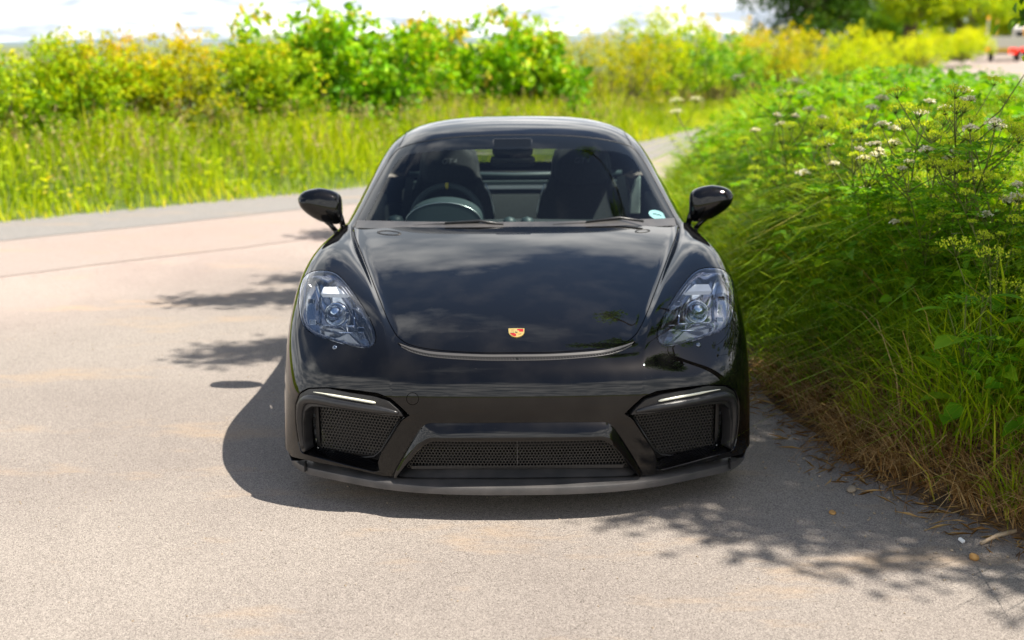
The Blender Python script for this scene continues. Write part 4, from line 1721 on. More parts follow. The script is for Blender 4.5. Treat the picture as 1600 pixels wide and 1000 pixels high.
M['layby'] = tarmac('tan_tarmac', (.178, .155, .136), (.292, .260, .228), (.83, .82, .83), 360.0)
M['lane'] = tarmac('pink_tarmac', (.25, .208, .183), (.325, .275, .246), (1.0, .95, .93), 360.0)
M['strip'] = tarmac('grey_tarmac', (.175, .165, .154), (.235, .224, .212), (.95, .95, .96))
M['soil'] = speckle(mat('bank_soil', (.12, .075, .04), .95), 14, (.05, .035, .02), (.17, .105, .055), bump=.9, bscale=60)
M['turf'] = speckle(mat('turf', (.06, .1, .02), .95), 1.2, (.05, .085, .012), (.12, .15, .025), bump=.5, bscale=30)
M['field'] = speckle(mat('field', (.1, .14, .04), .95), .02, (.07, .11, .03), (.18, .17, .06))
M['hill'] = speckle(mat('far_hill', (.13, .18, .2), .95), .006, (.10, .145, .16), (.16, .20, .20), bump=0)  # distance haze is mixed into the hill colour as blue-green
M['straw'] = leaf_mat('dry_straw', [(0, (.17, .085, .025)), (.5, (.36, .20, .07)), (1, (.55, .38, .17))], .15)

mb = MB()
mb.add([(-2500, -800, -.06), (2500, -800, -.06), (2500, 4000, -.06), (-2500, 4000, -.06)], [(0, 1, 2, 3)])
tag(mb.build('ground', M['field']), kind='structure')
# hard standing / junction mouth in front of the bank
xs, ys = np.linspace(-26, 9, 140), np.linspace(-10, 15, 110)
X, Y = np.meshgrid(xs, ys)
ii = (np.arange(109)[:, None] * 140 + np.arange(139)[None, :]).ravel()
Fq = np.stack([ii, ii + 1, ii + 141, ii + 140], 1)
dd = np.min(np.hypot(X.ravel()[:, None] - FAR[None, ::2, 0], Y.ravel()[:, None] - FAR[None, ::2, 1]), axis=1)
dd = dd + .35 * vnoise(X.ravel(), Y.ravel(), .9, 7)
tn = np.clip((5.0 - dd) / 2.0, 0, 1)
tag(np_mesh('lay_by', np.stack([X, Y, np.zeros_like(X)], -1).reshape(-1, 3), Fq, M['layby'], tint=tn * tn * (3 - 2 * tn)), kind='structure')


def band(name, d0, d1, dz, m, wob=.05, send=None):
    s = fs[::2]
    if send is not None:
        s = s[s < np.interp(9.0, FAR[:, 0], fs)]
    a = far_pt(s, np.full(len(s), -d0) + wob * .4 * np.sin(s * 2.1) * (d0 > .2))
    d1s = np.interp(far_pt(s, s * 0)[:, 0], [2.5, 9], [d1, d1 + (3.9 if send is None else 0)])
    b = far_pt(s, -d1s + wob * np.sin(s * .9) + wob * .5 * np.sin(s * 2.7 + 1))
    V = np.vstack([np.column_stack([a, road_z(a[:, 0], a[:, 1]) + dz]), np.column_stack([b, road_z(b[:, 0], b[:, 1]) + dz])])
    n = len(s)
    i = np.arange(n - 1)
    return tag(np_mesh(name, V, np.stack([i, n + i, n + i + 1, i + 1], 1), m), kind='structure')


band('lane', 0, 2.7, .004, M['lane'])
band('lane_edge', -.25, 1.05, .008, M['strip'], .03, 1.0)

# verge beyond the lane and the bank beside the car
sg_, dg_ = np.linspace(fs[30], fs[-1] - 1, 260), np.concatenate([np.linspace(-.05, 5, 22), np.linspace(6, 60, 14)])
Sg, Dg = np.meshgrid(sg_, dg_, indexing='ij')
pt = far_pt(Sg.ravel(), Dg.ravel())
V = np.column_stack([pt, verge_h(Dg.ravel(), pt[:, 0], pt[:, 1]) + np.where(Dg.ravel() < .02, -.03, .012)])
nd = len(dg_)
ii = (np.arange(259)[:, None] * nd + np.arange(nd - 1)[None, :]).ravel()
tag(np_mesh('verge', V, np.stack([ii, ii + nd, ii + nd + 1, ii + 1], 1), M['turf']), kind='structure')

yb = np.concatenate([np.linspace(-9, 10, 150), np.linspace(10.5, 95, 60)])
db = np.concatenate([np.linspace(-.12, 2.2, 48), np.linspace(2.4, 12, 16)])
Yb_, Db = np.meshgrid(yb, db, indexing='ij')
lim = np.interp(Yb_, [9, 12, 20, 90], [1, 1, .8, .6])
xe = edge_x(Yb_) + .05 * vnoise(Yb_ * 3, Yb_ * 0, 1.0, 5) + .02 * vnoise(Yb_ * 11, Yb_ * 0, 1.0, 3)
Xb = xe + Db * lim
V = np.column_stack([Xb.ravel(), Yb_.ravel(), (bank_h(Xb, Yb_)).ravel()])
nd = len(db)
ii = (np.arange(len(yb) - 1)[:, None] * nd + np.arange(nd - 1)[None, :]).ravel()
tag(np_mesh('bank', V, np.stack([ii, ii + 1, ii + nd + 1, ii + nd], 1), M['soil']), kind='structure')

# hills on the skyline
xs = np.linspace(-1500, 1500, 160)
hz = 6 + 7 * np.clip(vnoise(xs, xs * 0, .0045, 3), 0, 1) + 4 * np.exp(-((xs + 480) / 130) ** 2) + 6 * np.exp(-((xs - 30) / 60) ** 2) + .8 * vnoise(xs, xs * 0, .07, 1)
hm = []
for yy, f in ((1500, 0), (1560, .55), (1640, .9), (1750, 1), (1900, .8)):
    hm.append([Vector((x, yy + 60 * math.sin(x * .004), -.06 + z * f)) for x, z in zip(xs, hz)])
mb = MB()
mb.grid(hm)
tag(mb.build('far_hills', M['hill'], smooth=True), kind='structure')


# ================================================================== VEGETATION
def unit(v):
    return v / np.maximum(np.linalg.norm(v, axis=-1, keepdims=True), 1e-9)


def leaf_cloud(Pt, D, size, asp=.5, fold=.25, seed=0, roundish=False):
    """a leaf at every point: 4-6 vertices, folded along the midrib"""
    r = np.random.default_rng(seed)
    n = len(Pt)
    D = unit(D)
    up = unit(r.normal(size=(n, 3)) + np.array([0, 0, 1.6]))
    Sd = unit(np.cross(D, up))
    Nn = np.cross(Sd, D)
    L_ = np.asarray(size)[:, None] if np.ndim(size) else np.full((n, 1), size)
    W_ = L_ * asp
    droop = Nn * L_ * -.18
    if roundish:
        a = Pt
        l1 = Pt + D * L_ * .25 + Sd * W_ * .42 + Nn * W_ * fold
        l2 = Pt + D * L_ * .62 + Sd * W_ * .40 + Nn * W_ * fold
        t = Pt + D * L_ + droop
        r2 = Pt + D * L_ * .62 - Sd * W_ * .40 + Nn * W_ * fold
        r1 = Pt + D * L_ * .25 - Sd * W_ * .42 + Nn * W_ * fold
        V = np.stack([a, l1, l2, t, r2, r1], 1).reshape(-1, 3)
        b = np.arange(n) * 6
        F = np.vstack([np.stack([b, b + 1, b + 2, b + 3], 1), np.stack([b, b + 3, b + 4, b + 5], 1)])
        return V, F, 6
    l = Pt + D * L_ * .45 + Sd * W_ * .5 + Nn * W_ * fold
    t = Pt + D * L_ + droop
    q = Pt + D * L_ * .45 - Sd * W_ * .5 + Nn * W_ * fold
    V = np.stack([Pt, l, t, q], 1).reshape(-1, 3)
    b = np.arange(n) * 4
    F = np.vstack([np.stack([b, b + 1, b + 2], 1), np.stack([b, b + 2, b + 3], 1)])
    return V, F, 4


def blades(B, H, lean, W, seed=0, curl=1.0):
    """grass: B base points, H length, lean horizontal vectors (tip shift as a share of length)"""
    n = len(B)
    r = np.random.default_rng(seed)
    a = r.uniform(0, 2 * np.pi, n)
    side = np.stack([np.cos(a), np.sin(a), np.zeros(n)], 1)
    H = H[:, None]
    W = W[:, None] * .5
    ln3 = np.column_stack([lean, np.zeros(n)])
    mag = np.linalg.norm(lean, axis=1, keepdims=True)
    rows = []
    for t, w in ((0, 1.0), (.38, .95), (.72, .62)):
        p = B + np.array([0, 0, 1]) * H * (t - .42 * curl * mag * t * t * t) + ln3 * H * t ** 1.8
        rows += [p - side * W * w, p + side * W * w]
    tip = B + np.array([0, 0, 1]) * H * (1 - .42 * curl * mag - .12 * curl * mag) + ln3 * H * 1.02
    V = np.stack(rows + [tip], 1).reshape(-1, 3)
    b = np.arange(n) * 7
    Q = np.vstack([np.stack([b, b + 1, b + 3, b + 2], 1), np.stack([b + 2, b + 3, b + 5, b + 4], 1)])
    T = np.stack([b + 4, b + 5, b + 6], 1)
    return V, [Q, T]


# greens
M['verge_grass'] = leaf_mat('verge_grass', [(0, (.11, .20, .006)), (.4, (.30, .42, .006)), (.8, (.50, .54, .010)), (1, (.64, .52, .09))], .45)
M['bank_grass'] = leaf_mat('bank_grass', [(0, (.06, .15, .006)), (.5, (.22, .36, .008)), (.85, (.40, .48, .014)), (1, (.50, .44, .08))], .45, .42)
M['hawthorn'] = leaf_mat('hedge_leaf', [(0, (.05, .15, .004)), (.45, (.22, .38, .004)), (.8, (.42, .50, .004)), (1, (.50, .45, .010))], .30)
M['orange_leaf'] = leaf_mat('orange_leaf', [(0, (.13, .20, .006)), (.45, (.40, .42, .006)), (.8, (.56, .44, .006)), (1, (.62, .34, .010))], .42)
M['big_leaf'] = leaf_mat('broad_leaf', [(0, (.04, .15, .006)), (.5, (.16, .38, .006)), (.85, (.38, .54, .008)), (1, (.58, .44, .05))], .27, .42)
M['lime_leaf'] = leaf_mat('lime_leaf', [(0, (.10, .22, .006)), (.5, (.32, .44, .006)), (1, (.52, .55, .008))], .45)
M['dark_leaf'] = leaf_mat('dark_leaf', [(0, (.02, .065, .005)), (.5, (.05, .13, .008)), (1, (.13, .22, .012))], .3)
M['tree_leaf'] = leaf_mat('tree_leaf', [(0, (.05, .14, .005)), (.6, (.14, .29, .008)), (1, (.28, .40, .012))], .4)
M['herb_leaf'] = leaf_mat('herb_leaf', [(0, (.04, .14, .008)), (.5, (.12, .30, .010)), (1, (.26, .44, .018))], .42)
M['seed'] = leaf_mat('green_seed', [(0, (.28, .40, .02)), (.5, (.46, .58, .03)), (1, (.62, .66, .08))], .4)
M['petal'] = leaf_mat('white_petal', [(0, (.60, .58, .42)), (.5, (.80, .77, .62)), (1, (.86, .84, .72))], .3, .5, .8)
M['stem'] = leaf_mat('plant_stem', [(0, (.06, .10, .02)), (.6, (.14, .16, .035)), (1, (.13, .06, .035))], .1)
M['brownstem'] = mat('brown_stem', (.075, .05, .03), .8)
M['bark'] = speckle(mat('bark', (.10, .07, .045), .95), 7, (.05, .035, .022), (.15, .105, .065), bump=.9, bscale=22)
M['plume'] = leaf_mat('grass_plume', [(0, (.20, .17, .07)), (.6, (.38, .31, .15)), (1, (.47, .37, .22))], .3)


def stem_obj(name, pts_list, m, parent, n=5, tint=None):
    mb_ = MB()
    for pts, rads in pts_list:
        mb_.tube(pts, rads, n)
    o_ = mb_.build(name, m, parent, smooth=True)
    if tint is not None:
        a = o_.data.attributes.new('tint', 'FLOAT', 'POINT')
        a.data.foreach_set('value', np.full(len(o_.data.vertices), tint, np.float32))
    return o_


# ---- far verge: tall grass as one mass
def scatter_far(n, s0, s1, d0, d1, seed, pw=1.0):
    r = np.random.default_rng(seed)
    s = s0 + (s1 - s0) * r.random(n) ** pw
    d = d0 + (d1 - d0) * r.random(n)
    p = far_pt(s, d)
    return np.column_stack([p, verge_h(d, p[:, 0], p[:, 1])]), d


s_at = lambda x: float(np.interp(x, FAR[:, 0], fs))
B, d = scatter_far(46000, s_at(-10.5), s_at(9), .0, 4.2, 3, 1.25)
B2, d2 = scatter_far(16000, s_at(8), s_at(34), .0, 5, 4)
B, d = np.vstack([B, B2]), np.concatenate([d, d2])
n = len(B)
cl = vnoise(B[:, 0], B[:, 1], 2.2, 4)
H = (.12 + .40 * np.clip(d / 1.3, 0, 1)) * np.interp(d, [2.2, 3.4], [1, .7]) * (1 + .35 * cl) * rng.uniform(.6, 1.25, n)
lean = rng.normal(scale=.28, size=(n, 2))
V, F = blades(B - np.array([0, 0, .02]), H, lean, rng.uniform(.008, .022, n), 5)
tn = np.clip(.38 + .22 * cl + rng.normal(scale=.2, size=n) + .18 * np.clip(.35 - d, 0, .35) / .35, 0, 1)
tag(np_mesh('verge_grass', V, F, M['verge_grass'], tint=np.repeat(tn, 7)), kind='stuff')
# leafy weeds and vetches knitted through it
B, d = scatter_far(26000, s_at(-10.5), s_at(12), .25, 4.4, 14, 1.25)
n = len(B)
cl = vnoise(B[:, 0], B[:, 1], 2.7, 21)
keep = cl + rng.normal(scale=.35, size=n) > -.15
B, d, cl = B[keep], d[keep], cl[keep]
n = len(B)
B[:, 2] += rng.uniform(.05, 1.0, n) * (.12 + .34 * np.clip(d / 1.4, 0, 1))
V, F, q = leaf_cloud(B, rng.normal(size=(n, 3)) * [1, 1, .5], rng.uniform(.035, .10, n), .5, .15, 12, roundish=True)
tag(np_mesh('verge_undergrowth', V, F, M['verge_grass'], tint=np.repeat(np.clip(.34 + .25 * cl + rng.normal(scale=.2, size=n), 0, 1), q)), kind='stuff')
# pale seeding plumes standing over it
B, d = scatter_far(2200, s_at(-9.5), s_at(8), .4, 3.4, 8, 1.2)
n = len(B)
H = rng.uniform(.35, .70, n)
lean = rng.normal(scale=.15, size=(n, 2))
V1, F1 = blades(B, H, lean, np.full(n, .006), 9, .5)
tip = B + np.column_stack([lean * H[:, None], H * .97])
k = 7
PP = np.repeat(tip, k, 0) + np.column_stack([rng.normal(scale=.012, size=(n * k, 2)), -rng.random(n * k) * .14])
V2, F2, q = leaf_cloud(PP, rng.normal(size=(n * k, 3)) * .5 + [0, 0, 1], .045, .35, seed=3)
tag(np_mesh('seeding_grass', np.vstack([V1, V2]), F1 + [F2 + len(V1)], M['plume'], tint=np.concatenate([np.repeat(rng.random(n), 7), np.repeat(rng.random(n * k), q)])), kind='stuff')


# ---- shrubs of the hedge
def shrub(name, label, cat, x, y, w, dpt, h, m, nleaf, lsize, seed, group=None, z0=None, roundish=False, asp=.5, spikes=0, tshift=0.0, rot=0.0, lobes=None):
    r = np.random.default_rng(seed)
    zb = float(verge_h(np.array([4.0]), np.array([x]), np.array([y]))[0]) - .05 if z0 is None else z0
    root = empty(name, (x, y, zb), rot)
    tag(root, label, cat, group)
    nl = lobes or max(9, int(w * 9))
    c = np.column_stack([r.uniform(-.5, .5, nl) * w * .86, r.uniform(-.5, .5, nl) * dpt * .8, r.uniform(.14, .84, nl) * h])
    c[:, 2] *= 1 - .15 * (np.abs(c[:, 0]) / (w * .5)) ** 2
    rad = r.uniform(.22, .36, nl) * min(h, 1.5) * (1 + .15 * (w > 3))
    # stems to the lobes
    sts = []
    for q in range(nl):
        b0 = Vector((c[q, 0] * .55 + r.normal() * .05, c[q, 1] * .3, 0))
        sts.append(([b0, b0.lerp(Vector(c[q]), .55) + Vector((r.normal() * .05, r.normal() * .05, 0)), Vector(c[q])], [.022, .014, .006]))
    stem_obj('stems', sts, M['brownstem'], root)
    # twiglets in each lobe carry tufts of leaves
    ntw = max(20, nleaf // 14)
    lo = r.choice(nl, ntw, p=rad ** 2 / np.sum(rad ** 2))
    dv = unit(r.normal(size=(ntw, 3)))
    rr = r.random(ntw) ** .38
    tw = c[lo] + dv * (rad[lo] * rr)[:, None] * [1.15, 1.0, .95]
    if spikes:
        up_ = r.choice(nl, spikes)
        tops = c[up_] + np.column_stack([r.normal(scale=.5, size=(spikes, 2)) * rad[up_][:, None], rad[up_] * r.uniform(.8, 1.25, spikes)])
        tw = np.vstack([tw, tops, tops - [0, 0, .08]])
        dv = np.vstack([dv, np.tile([0, 0, 1.0], (2 * spikes, 1))])
    tw[:, 2] = np.maximum(tw[:, 2], .04)
    kk = max(3, nleaf // len(tw))
    PP = np.repeat(tw, kk, 0) + r.normal(scale=lsize * .62, size=(len(tw) * kk, 3))
    DD = np.repeat(dv, kk, 0) * .6 + r.normal(size=(len(PP), 3)) * .7 + [0, 0, .15]
    V, F, q = leaf_cloud(PP, DD, lsize * r.uniform(.6, 1.3, len(PP)), asp, seed=seed + 1, roundish=roundish)
    tw_t = np.repeat(r.normal(scale=.16, size=len(tw)), kk)
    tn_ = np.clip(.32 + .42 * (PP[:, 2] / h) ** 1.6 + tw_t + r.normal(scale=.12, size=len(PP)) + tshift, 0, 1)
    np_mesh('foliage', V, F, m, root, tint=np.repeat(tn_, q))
    return root


HG = 'shrubs along the roadside hedge'


def hp(px, depth):
    """place in the hedge: column in the picture, distance from the viewpoint"""
    return (px - 807) / FPX * depth, depth + CAMY


def put(px0, px1, depth, ytop, *a, **k):
    pass


def hedge_item(label, px0, px1, depth, top_row, m, nleaf, lsize, seed, **kw):
    depth = depth - .7
    x0, y0 = hp(px0, depth)
    x1, y1 = hp(px1, depth)
    zb = float(verge_h(np.array([4.0]), np.array([(x0 + x1) / 2]), np.array([y0]))[0]) - .05
    h = CAMZ + (64 - top_row) / FPX * depth - zb
    return shrub('hedge_shrub', label, 'shrub', (x0 + x1) / 2, y0, (x1 - x0) * 1.2 / max(.52, math.cos(kw.get('rot', 0))), 1.3, h * 1.07, m, int(nleaf * 1.75), lsize, seed, HG, zb, **kw)


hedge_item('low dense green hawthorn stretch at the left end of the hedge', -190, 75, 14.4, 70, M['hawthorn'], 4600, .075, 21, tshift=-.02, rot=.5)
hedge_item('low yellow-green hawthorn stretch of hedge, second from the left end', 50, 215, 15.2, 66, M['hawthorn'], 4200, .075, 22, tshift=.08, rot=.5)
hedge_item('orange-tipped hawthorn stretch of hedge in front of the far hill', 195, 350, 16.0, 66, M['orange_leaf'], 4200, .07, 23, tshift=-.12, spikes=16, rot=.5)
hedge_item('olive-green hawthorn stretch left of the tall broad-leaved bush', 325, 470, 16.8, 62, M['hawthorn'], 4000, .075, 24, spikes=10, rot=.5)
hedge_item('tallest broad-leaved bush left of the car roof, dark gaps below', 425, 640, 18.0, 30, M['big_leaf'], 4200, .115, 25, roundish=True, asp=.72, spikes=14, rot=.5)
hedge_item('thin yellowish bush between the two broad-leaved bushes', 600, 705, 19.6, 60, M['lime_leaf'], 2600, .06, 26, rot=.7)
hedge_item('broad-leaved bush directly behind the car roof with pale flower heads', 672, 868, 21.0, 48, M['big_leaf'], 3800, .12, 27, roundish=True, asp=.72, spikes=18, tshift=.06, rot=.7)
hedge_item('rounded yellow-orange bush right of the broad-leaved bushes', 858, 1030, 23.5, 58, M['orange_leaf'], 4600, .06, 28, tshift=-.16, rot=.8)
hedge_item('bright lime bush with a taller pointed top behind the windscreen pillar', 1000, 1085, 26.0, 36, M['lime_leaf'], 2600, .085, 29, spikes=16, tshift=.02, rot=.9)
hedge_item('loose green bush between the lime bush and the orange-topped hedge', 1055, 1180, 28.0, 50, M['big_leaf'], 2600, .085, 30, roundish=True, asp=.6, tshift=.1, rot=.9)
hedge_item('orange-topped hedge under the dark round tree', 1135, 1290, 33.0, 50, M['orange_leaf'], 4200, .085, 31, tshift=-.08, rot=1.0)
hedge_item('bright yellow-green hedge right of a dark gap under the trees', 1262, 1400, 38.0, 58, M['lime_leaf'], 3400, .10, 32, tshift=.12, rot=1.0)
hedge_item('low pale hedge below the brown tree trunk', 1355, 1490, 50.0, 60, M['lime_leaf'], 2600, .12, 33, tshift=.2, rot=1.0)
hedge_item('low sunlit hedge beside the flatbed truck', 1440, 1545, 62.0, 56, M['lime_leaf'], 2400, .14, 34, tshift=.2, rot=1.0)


# ---- trees
def tree(name, label, x, y, z0, h, crown, m, nleaf, lsize, seed, group=None, trunk=(.22, .10), lean=(0, 0), nl=16, bare=.28, roundish=False, fork=7, clump=10, lobes=None, shell=.45, parts_only=None):
    """crown: (centre dx, dy, z, rx, ry, rz) relative to the trunk base"""
    r = np.random.default_rng(seed)
    root = empty(name, (x, y, z0))
    tag(root, label, 'tree', group)
    cx_, cy_, cz_, rx, ry, rz = crown
    if lobes is None:
        dv = unit(r.normal(size=(nl, 3)))
        c = np.array([cx_, cy_, cz_]) + dv * np.array([rx, ry, rz]) * (r.random(nl) ** .5)[:, None] * .78
        rad = r.uniform(.26, .44, nl) * min(rx, ry, rz) * 1.1
    else:
        c = np.array([l[:3] for l in lobes], float)
        rad = np.array([l[3] for l in lobes], float)
        nl = len(c)
    top = Vector((cx_ * .8 + lean[0], cy_ * .8 + lean[1], cz_ + rz * .3))
    mid = Vector((cx_ * .25, cy_ * .25, cz_ - rz * .75 if cz_ > rz else h * .3))
    stem_obj('trunk', [([Vector((0, 0, -.1)), Vector((0, 0, mid.z * .5)), mid, mid.lerp(top, .5), top], [trunk[0] * 1.25, trunk[0], trunk[0] * .85, trunk[1] * 1.2, .03])], M['bark'], root, 12)
    sts = []
    for q in range(nl):
        a = mid.lerp(top, r.uniform(.0, .7))
        e = Vector(c[q])
        k_ = a.lerp(e, .5) + Vector((r.normal() * .12, r.normal() * .12, .12 * rad[q] + .1))
        sts.append(([a, k_, e], [trunk[1] * .62, trunk[1] * .36, .015]))
        for _ in range(3):
            d_ = Vector(unit(r.normal(size=3))) * rad[q]
            sts.append(([e.lerp(k_, .3), e + d_ * .5, e + d_], [trunk[1] * .22, .014, .006]))
    stem_obj('limb', sts, M['bark'], root, 6)
    ntw = max(30, nleaf // clump)
    lo = r.choice(nl, ntw, p=rad ** 2 / np.sum(rad ** 2))
    dv = unit(r.normal(size=(ntw, 3)))
    tw = c[lo] + dv * (rad[lo] * r.random(ntw) ** shell)[:, None] * [1.1, 1.1, .8]
    PP = np.repeat(tw, clump, 0) + r.normal(scale=lsize * .8, size=(ntw * clump, 3))
    DD = np.repeat(dv, clump, 0) * .6 + r.normal(size=(len(PP), 3)) * .6 + [0, 0, -.1]
    V, F, q = leaf_cloud(PP, DD, lsize * r.uniform(.6, 1.3, len(PP)), .55, seed=seed + 1, roundish=roundish)
    tn_ = np.clip(.45 + np.repeat(r.normal(scale=.2, size=ntw), clump) + r.normal(scale=.12, size=len(PP)), 0, 1)
    np_mesh('crown', V, F, m, root, tint=np.repeat(tn_, q))
    return root


TG = 'trees beyond the lane'
x, y = hp(1255, 62)
tree('round_tree', 'dark round-crowned tree at the edge of the open sky', x, y, .2, 9.5, (0, 0, 3.7, 4.0, 3.2, 3.4), M['dark_leaf'], 15000, .20, 41, TG, (.3, .2), nl=26, clump=12)
x, y = hp(1406, 66)
tree('lane_tree', 'light green tree with a stout leaning brown trunk in view', x, y, .2, 9, (.2, 0, 4.3, 3.6, 3.0, 3.1), M['lime_leaf'], 13000, .22, 42, TG, (.42, .26), nl=22, clump=12)
x, y = hp(1330, 80)
tree('lane_tree', 'mid green tree filling the space between dark tree and brown trunk', x, y, .2, 9, (0, 0, 3.4, 4.2, 3.0, 3.4), M['tree_leaf'], 14000, .24, 43, TG, (.3, .2), nl=22, clump=12)
x, y = hp(1480, 90)
tree('lane_tree', 'yellow-green sunlit tree between the brown trunk and the truck', x, y, .2, 10, (0, 0, 3.3, 5.6, 3.4, 3.4), M['lime_leaf'], 16000, .26, 44, TG, (.3, .2), nl=26, clump=12)
x, y = hp(1570, 104)
tree('lane_tree', 'yellow-green tree directly above the truck, farthest along the lane', x, y, .3, 10, (0, 0, 3.5, 6.0, 3.6, 3.6), M['lime_leaf'], 16000, .30, 45, TG, (.3, .2), nl=26, clump=12)
x, y = hp(1670, 92)
tree('lane_tree', 'green tree cut off by the right picture edge above the truck', x, y, .3, 10, (0, 0, 3.5, 6.0, 3.6, 3.6), M['tree_leaf'], 9000, .30, 46, TG, (.3, .2), nl=24, clump=12)

# roadside trees whose shade falls over the bank, the bonnet side and the tarmac
lob = [(-1.2, -.35, 4.4, .42), (-.75, -.55, 4.6, .55), (-.25, -.2, 4.6, .7), (-.7, 1.3, 4.9, .4), (-.1, -.75, 5.0, .6), (-.2, 2.1, 4.5, .5),
       (.6, -.85, 4.6, .5), (-.35, -.95, 4.4, .5), (.25, -1.2, 4.4, .6), (.8, -1.5, 4.3, .6), (-.9, -.75, 4.3, .45), (1.1, -1.2, 4.6, .45)]
tree('shade_tree', 'leafy tree overhanging the bank, shading the tarmac in the right corner', 4.25, .35, .6, 8, (-.2, .2, 5.2, 2, 2, 1.8), M['tree_leaf'], 12500, .085, 51, 'trees overhanging the bank', (.20, .13), lobes=lob, clump=10, shell=.5)
lob = [(-2.6, -2.35, 5.0, .20), (-2.35, -2.25, 5.0, .20), (-3.2, -.95, 5.0, .14), (-2.9, -.92, 5.0, .20), (-2.6, -.88, 5.0, .22), (-2.3, -.85, 5.0, .24), (-2.5, -.3, 5.2, .18), (-2.6, 1.7, 5.2, .24), (-1.4, .3, 5.6, .5), (.6, .4, 6.0, .5)]
tree('shade_tree', 'leafy tree behind the first, throwing branch shadows left of the car', 4.1, 3.9, .7, 8, (-.4, .4, 5.5, 2, 2, 1.8), M['tree_leaf'], 6000, .085, 52, 'trees overhanging the bank', (.20, .13), lobes=lob, clump=10, shell=.5)
# the low drooping spray in the top right corner
r = np.random.default_rng(61)
root = empty('hanging_branch', (3.74, 4.6, 3.16))
tag(root, 'dark leafy branch hanging into the top right corner', 'branch')
spr = [((.0, 0, 0), (-.28, -.5, -.5), (-.55, -.9, -1.38)), ((.0, 0, 0), (.1, -.5, -.55), (-.25, -.95, -1.32)), ((0, 0, 0), (-.35, -.3, -.35), (-.62, -.6, -1.0))]
stem_obj('twig', [([Vector(p) for p in s_], [.03, .014, .005]) for s_ in spr], M['bark'], root)
PP, DD = [], []
for s_ in spr:
    for _ in range(60):
        t = r.uniform(.35, 1)
        p = np.array(s_[1]) * (1 - t) + np.array(s_[2]) * t + r.normal(scale=.055, size=3)
        PP.append(p)
        DD.append(r.normal(size=3) * .5 + [0, 0, -.7])
V, F, q = leaf_cloud(np.array(PP), np.array(DD), r.uniform(.07, .12, len(PP)), .55, seed=3, roundish=True)
np_mesh('foliage', V, F, M['dark_leaf'], root, tint=np.repeat(r.random(len(PP)), q))

# ---- bank: grass mass
def scatter_bank(n, y0, y1, d0, d1, seed, pw=1.0):
    r_ = np.random.default_rng(seed)
    y_ = r_.uniform(y0, y1, n)
    d_ = d0 + (d1 - d0) * r_.random(n) ** pw
    x_ = edge_x(y_) + .05 * vnoise(y_ * 3, y_ * 0, 1.0, 5) + d_
    return np.column_stack([x_, y_, bank_h(x_, y_)]), d_


B1, d1 = scatter_bank(60000, -1.7, 5.2, .04, 2.6, 71, .9)
B2, d2 = scatter_bank(34000, 5.0, 13, .02, 4.8, 72)
B3, d3 = scatter_bank(16000, 13, 62, .3, 9, 73)
# sparse at the foot, where the bank is scuffed bare
keep = rng.random(len(d1)) < np.clip((d1 - np.interp(B1[:, 1], [.9, 1.7], [.27, .02]) + .15 * vnoise(B1[:, 0], B1[:, 1], 4.0, 6)) / .30, .03, 1)
B1, d1 = B1[keep], d1[keep]
B, d = np.vstack([B1, B2, B3]), np.concatenate([d1, d2, d3])
n = len(B)
cl = vnoise(B[:, 0], B[:, 1], 3.1, 8)
near = B[:, 1] < 5.2
H = rng.uniform(.24, .64, n) * (1 + .3 * cl) * np.where(near, np.clip(.45 + d * .9, .45, 1.1), 1.22 * np.clip(.6 + d * .5, .6, 1) * np.interp(B[:, 0], [2.6, 4.2], [1, .55])) * np.interp(B[:, 1], [12, 17], [1, .42])
# tufts lean together, downhill towards the road
la = vnoise(B[:, 0], B[:, 1], 1.9, 12) * 1.6 + np.pi
lean = np.stack([np.cos(la), np.sin(la)], 1) * (rng.random(n) ** 1.4)[:, None] * .9 + rng.normal(scale=.42, size=(n, 2))
V, F = blades(B - np.array([0, 0, .015]), H, lean, rng.uniform(.003, .008, n) * (1 + .9 * (rng.random(n) < .2)) * np.where(near, 1, 1.8) * np.interp(B[:, 1], [14, 40], [1, 3]), 15, 1.0)
tn = np.clip(.42 + .2 * cl + rng.normal(scale=.17, size=n) + np.where(rng.random(n) < .06, .45, 0) + .25 * np.clip(.35 - d, 0, 1), 0, 1)
tag(np_mesh('bank_grass', V, F, M['bank_grass'], tint=np.repeat(tn, 7)), kind='stuff')

# trodden straw and litter along the foot of the bank
B, d = scatter_bank(8000, -1.9, 1.9, -.16, .62, 74)
n = len(B)
B[:, 2] = np.maximum(B[:, 2], 0) + rng.uniform(.002, .025, n)
keep = rng.random(n) < np.clip(.30 + (d + .05) * 3.4, .06, 1) * np.clip((.85 - d) / .35, 0, 1)
B = B[keep]
n = len(B)
a = rng.uniform(0, 2 * np.pi, n)
Dv = np.column_stack([np.cos(a), np.sin(a), rng.normal(scale=.18, size=n)])
V, F, q = leaf_cloud(B, Dv, rng.uniform(.03, .12, n), .018, 0, 5)
tag(np_mesh('straw_litter', V, F, M['straw'], tint=np.repeat(rng.random(n), q)), kind='stuff')
# dead hanging blades on the scuffed face of the bank
B, d = scatter_bank(5600, -1.9, 1.8, .08, .50, 75)
n = len(B)
lean = np.column_stack([-rng.uniform(.3, 1.1, n), rng.normal(scale=.5, size=n)])
V, F = blades(B, rng.uniform(.10, .26, n), lean, rng.uniform(.003, .006, n), 16, 1.5)
tag(np_mesh('dead_grass', V, F, M['straw'], tint=np.repeat(rng.random(n) ** 1.3, 7)), kind='stuff')
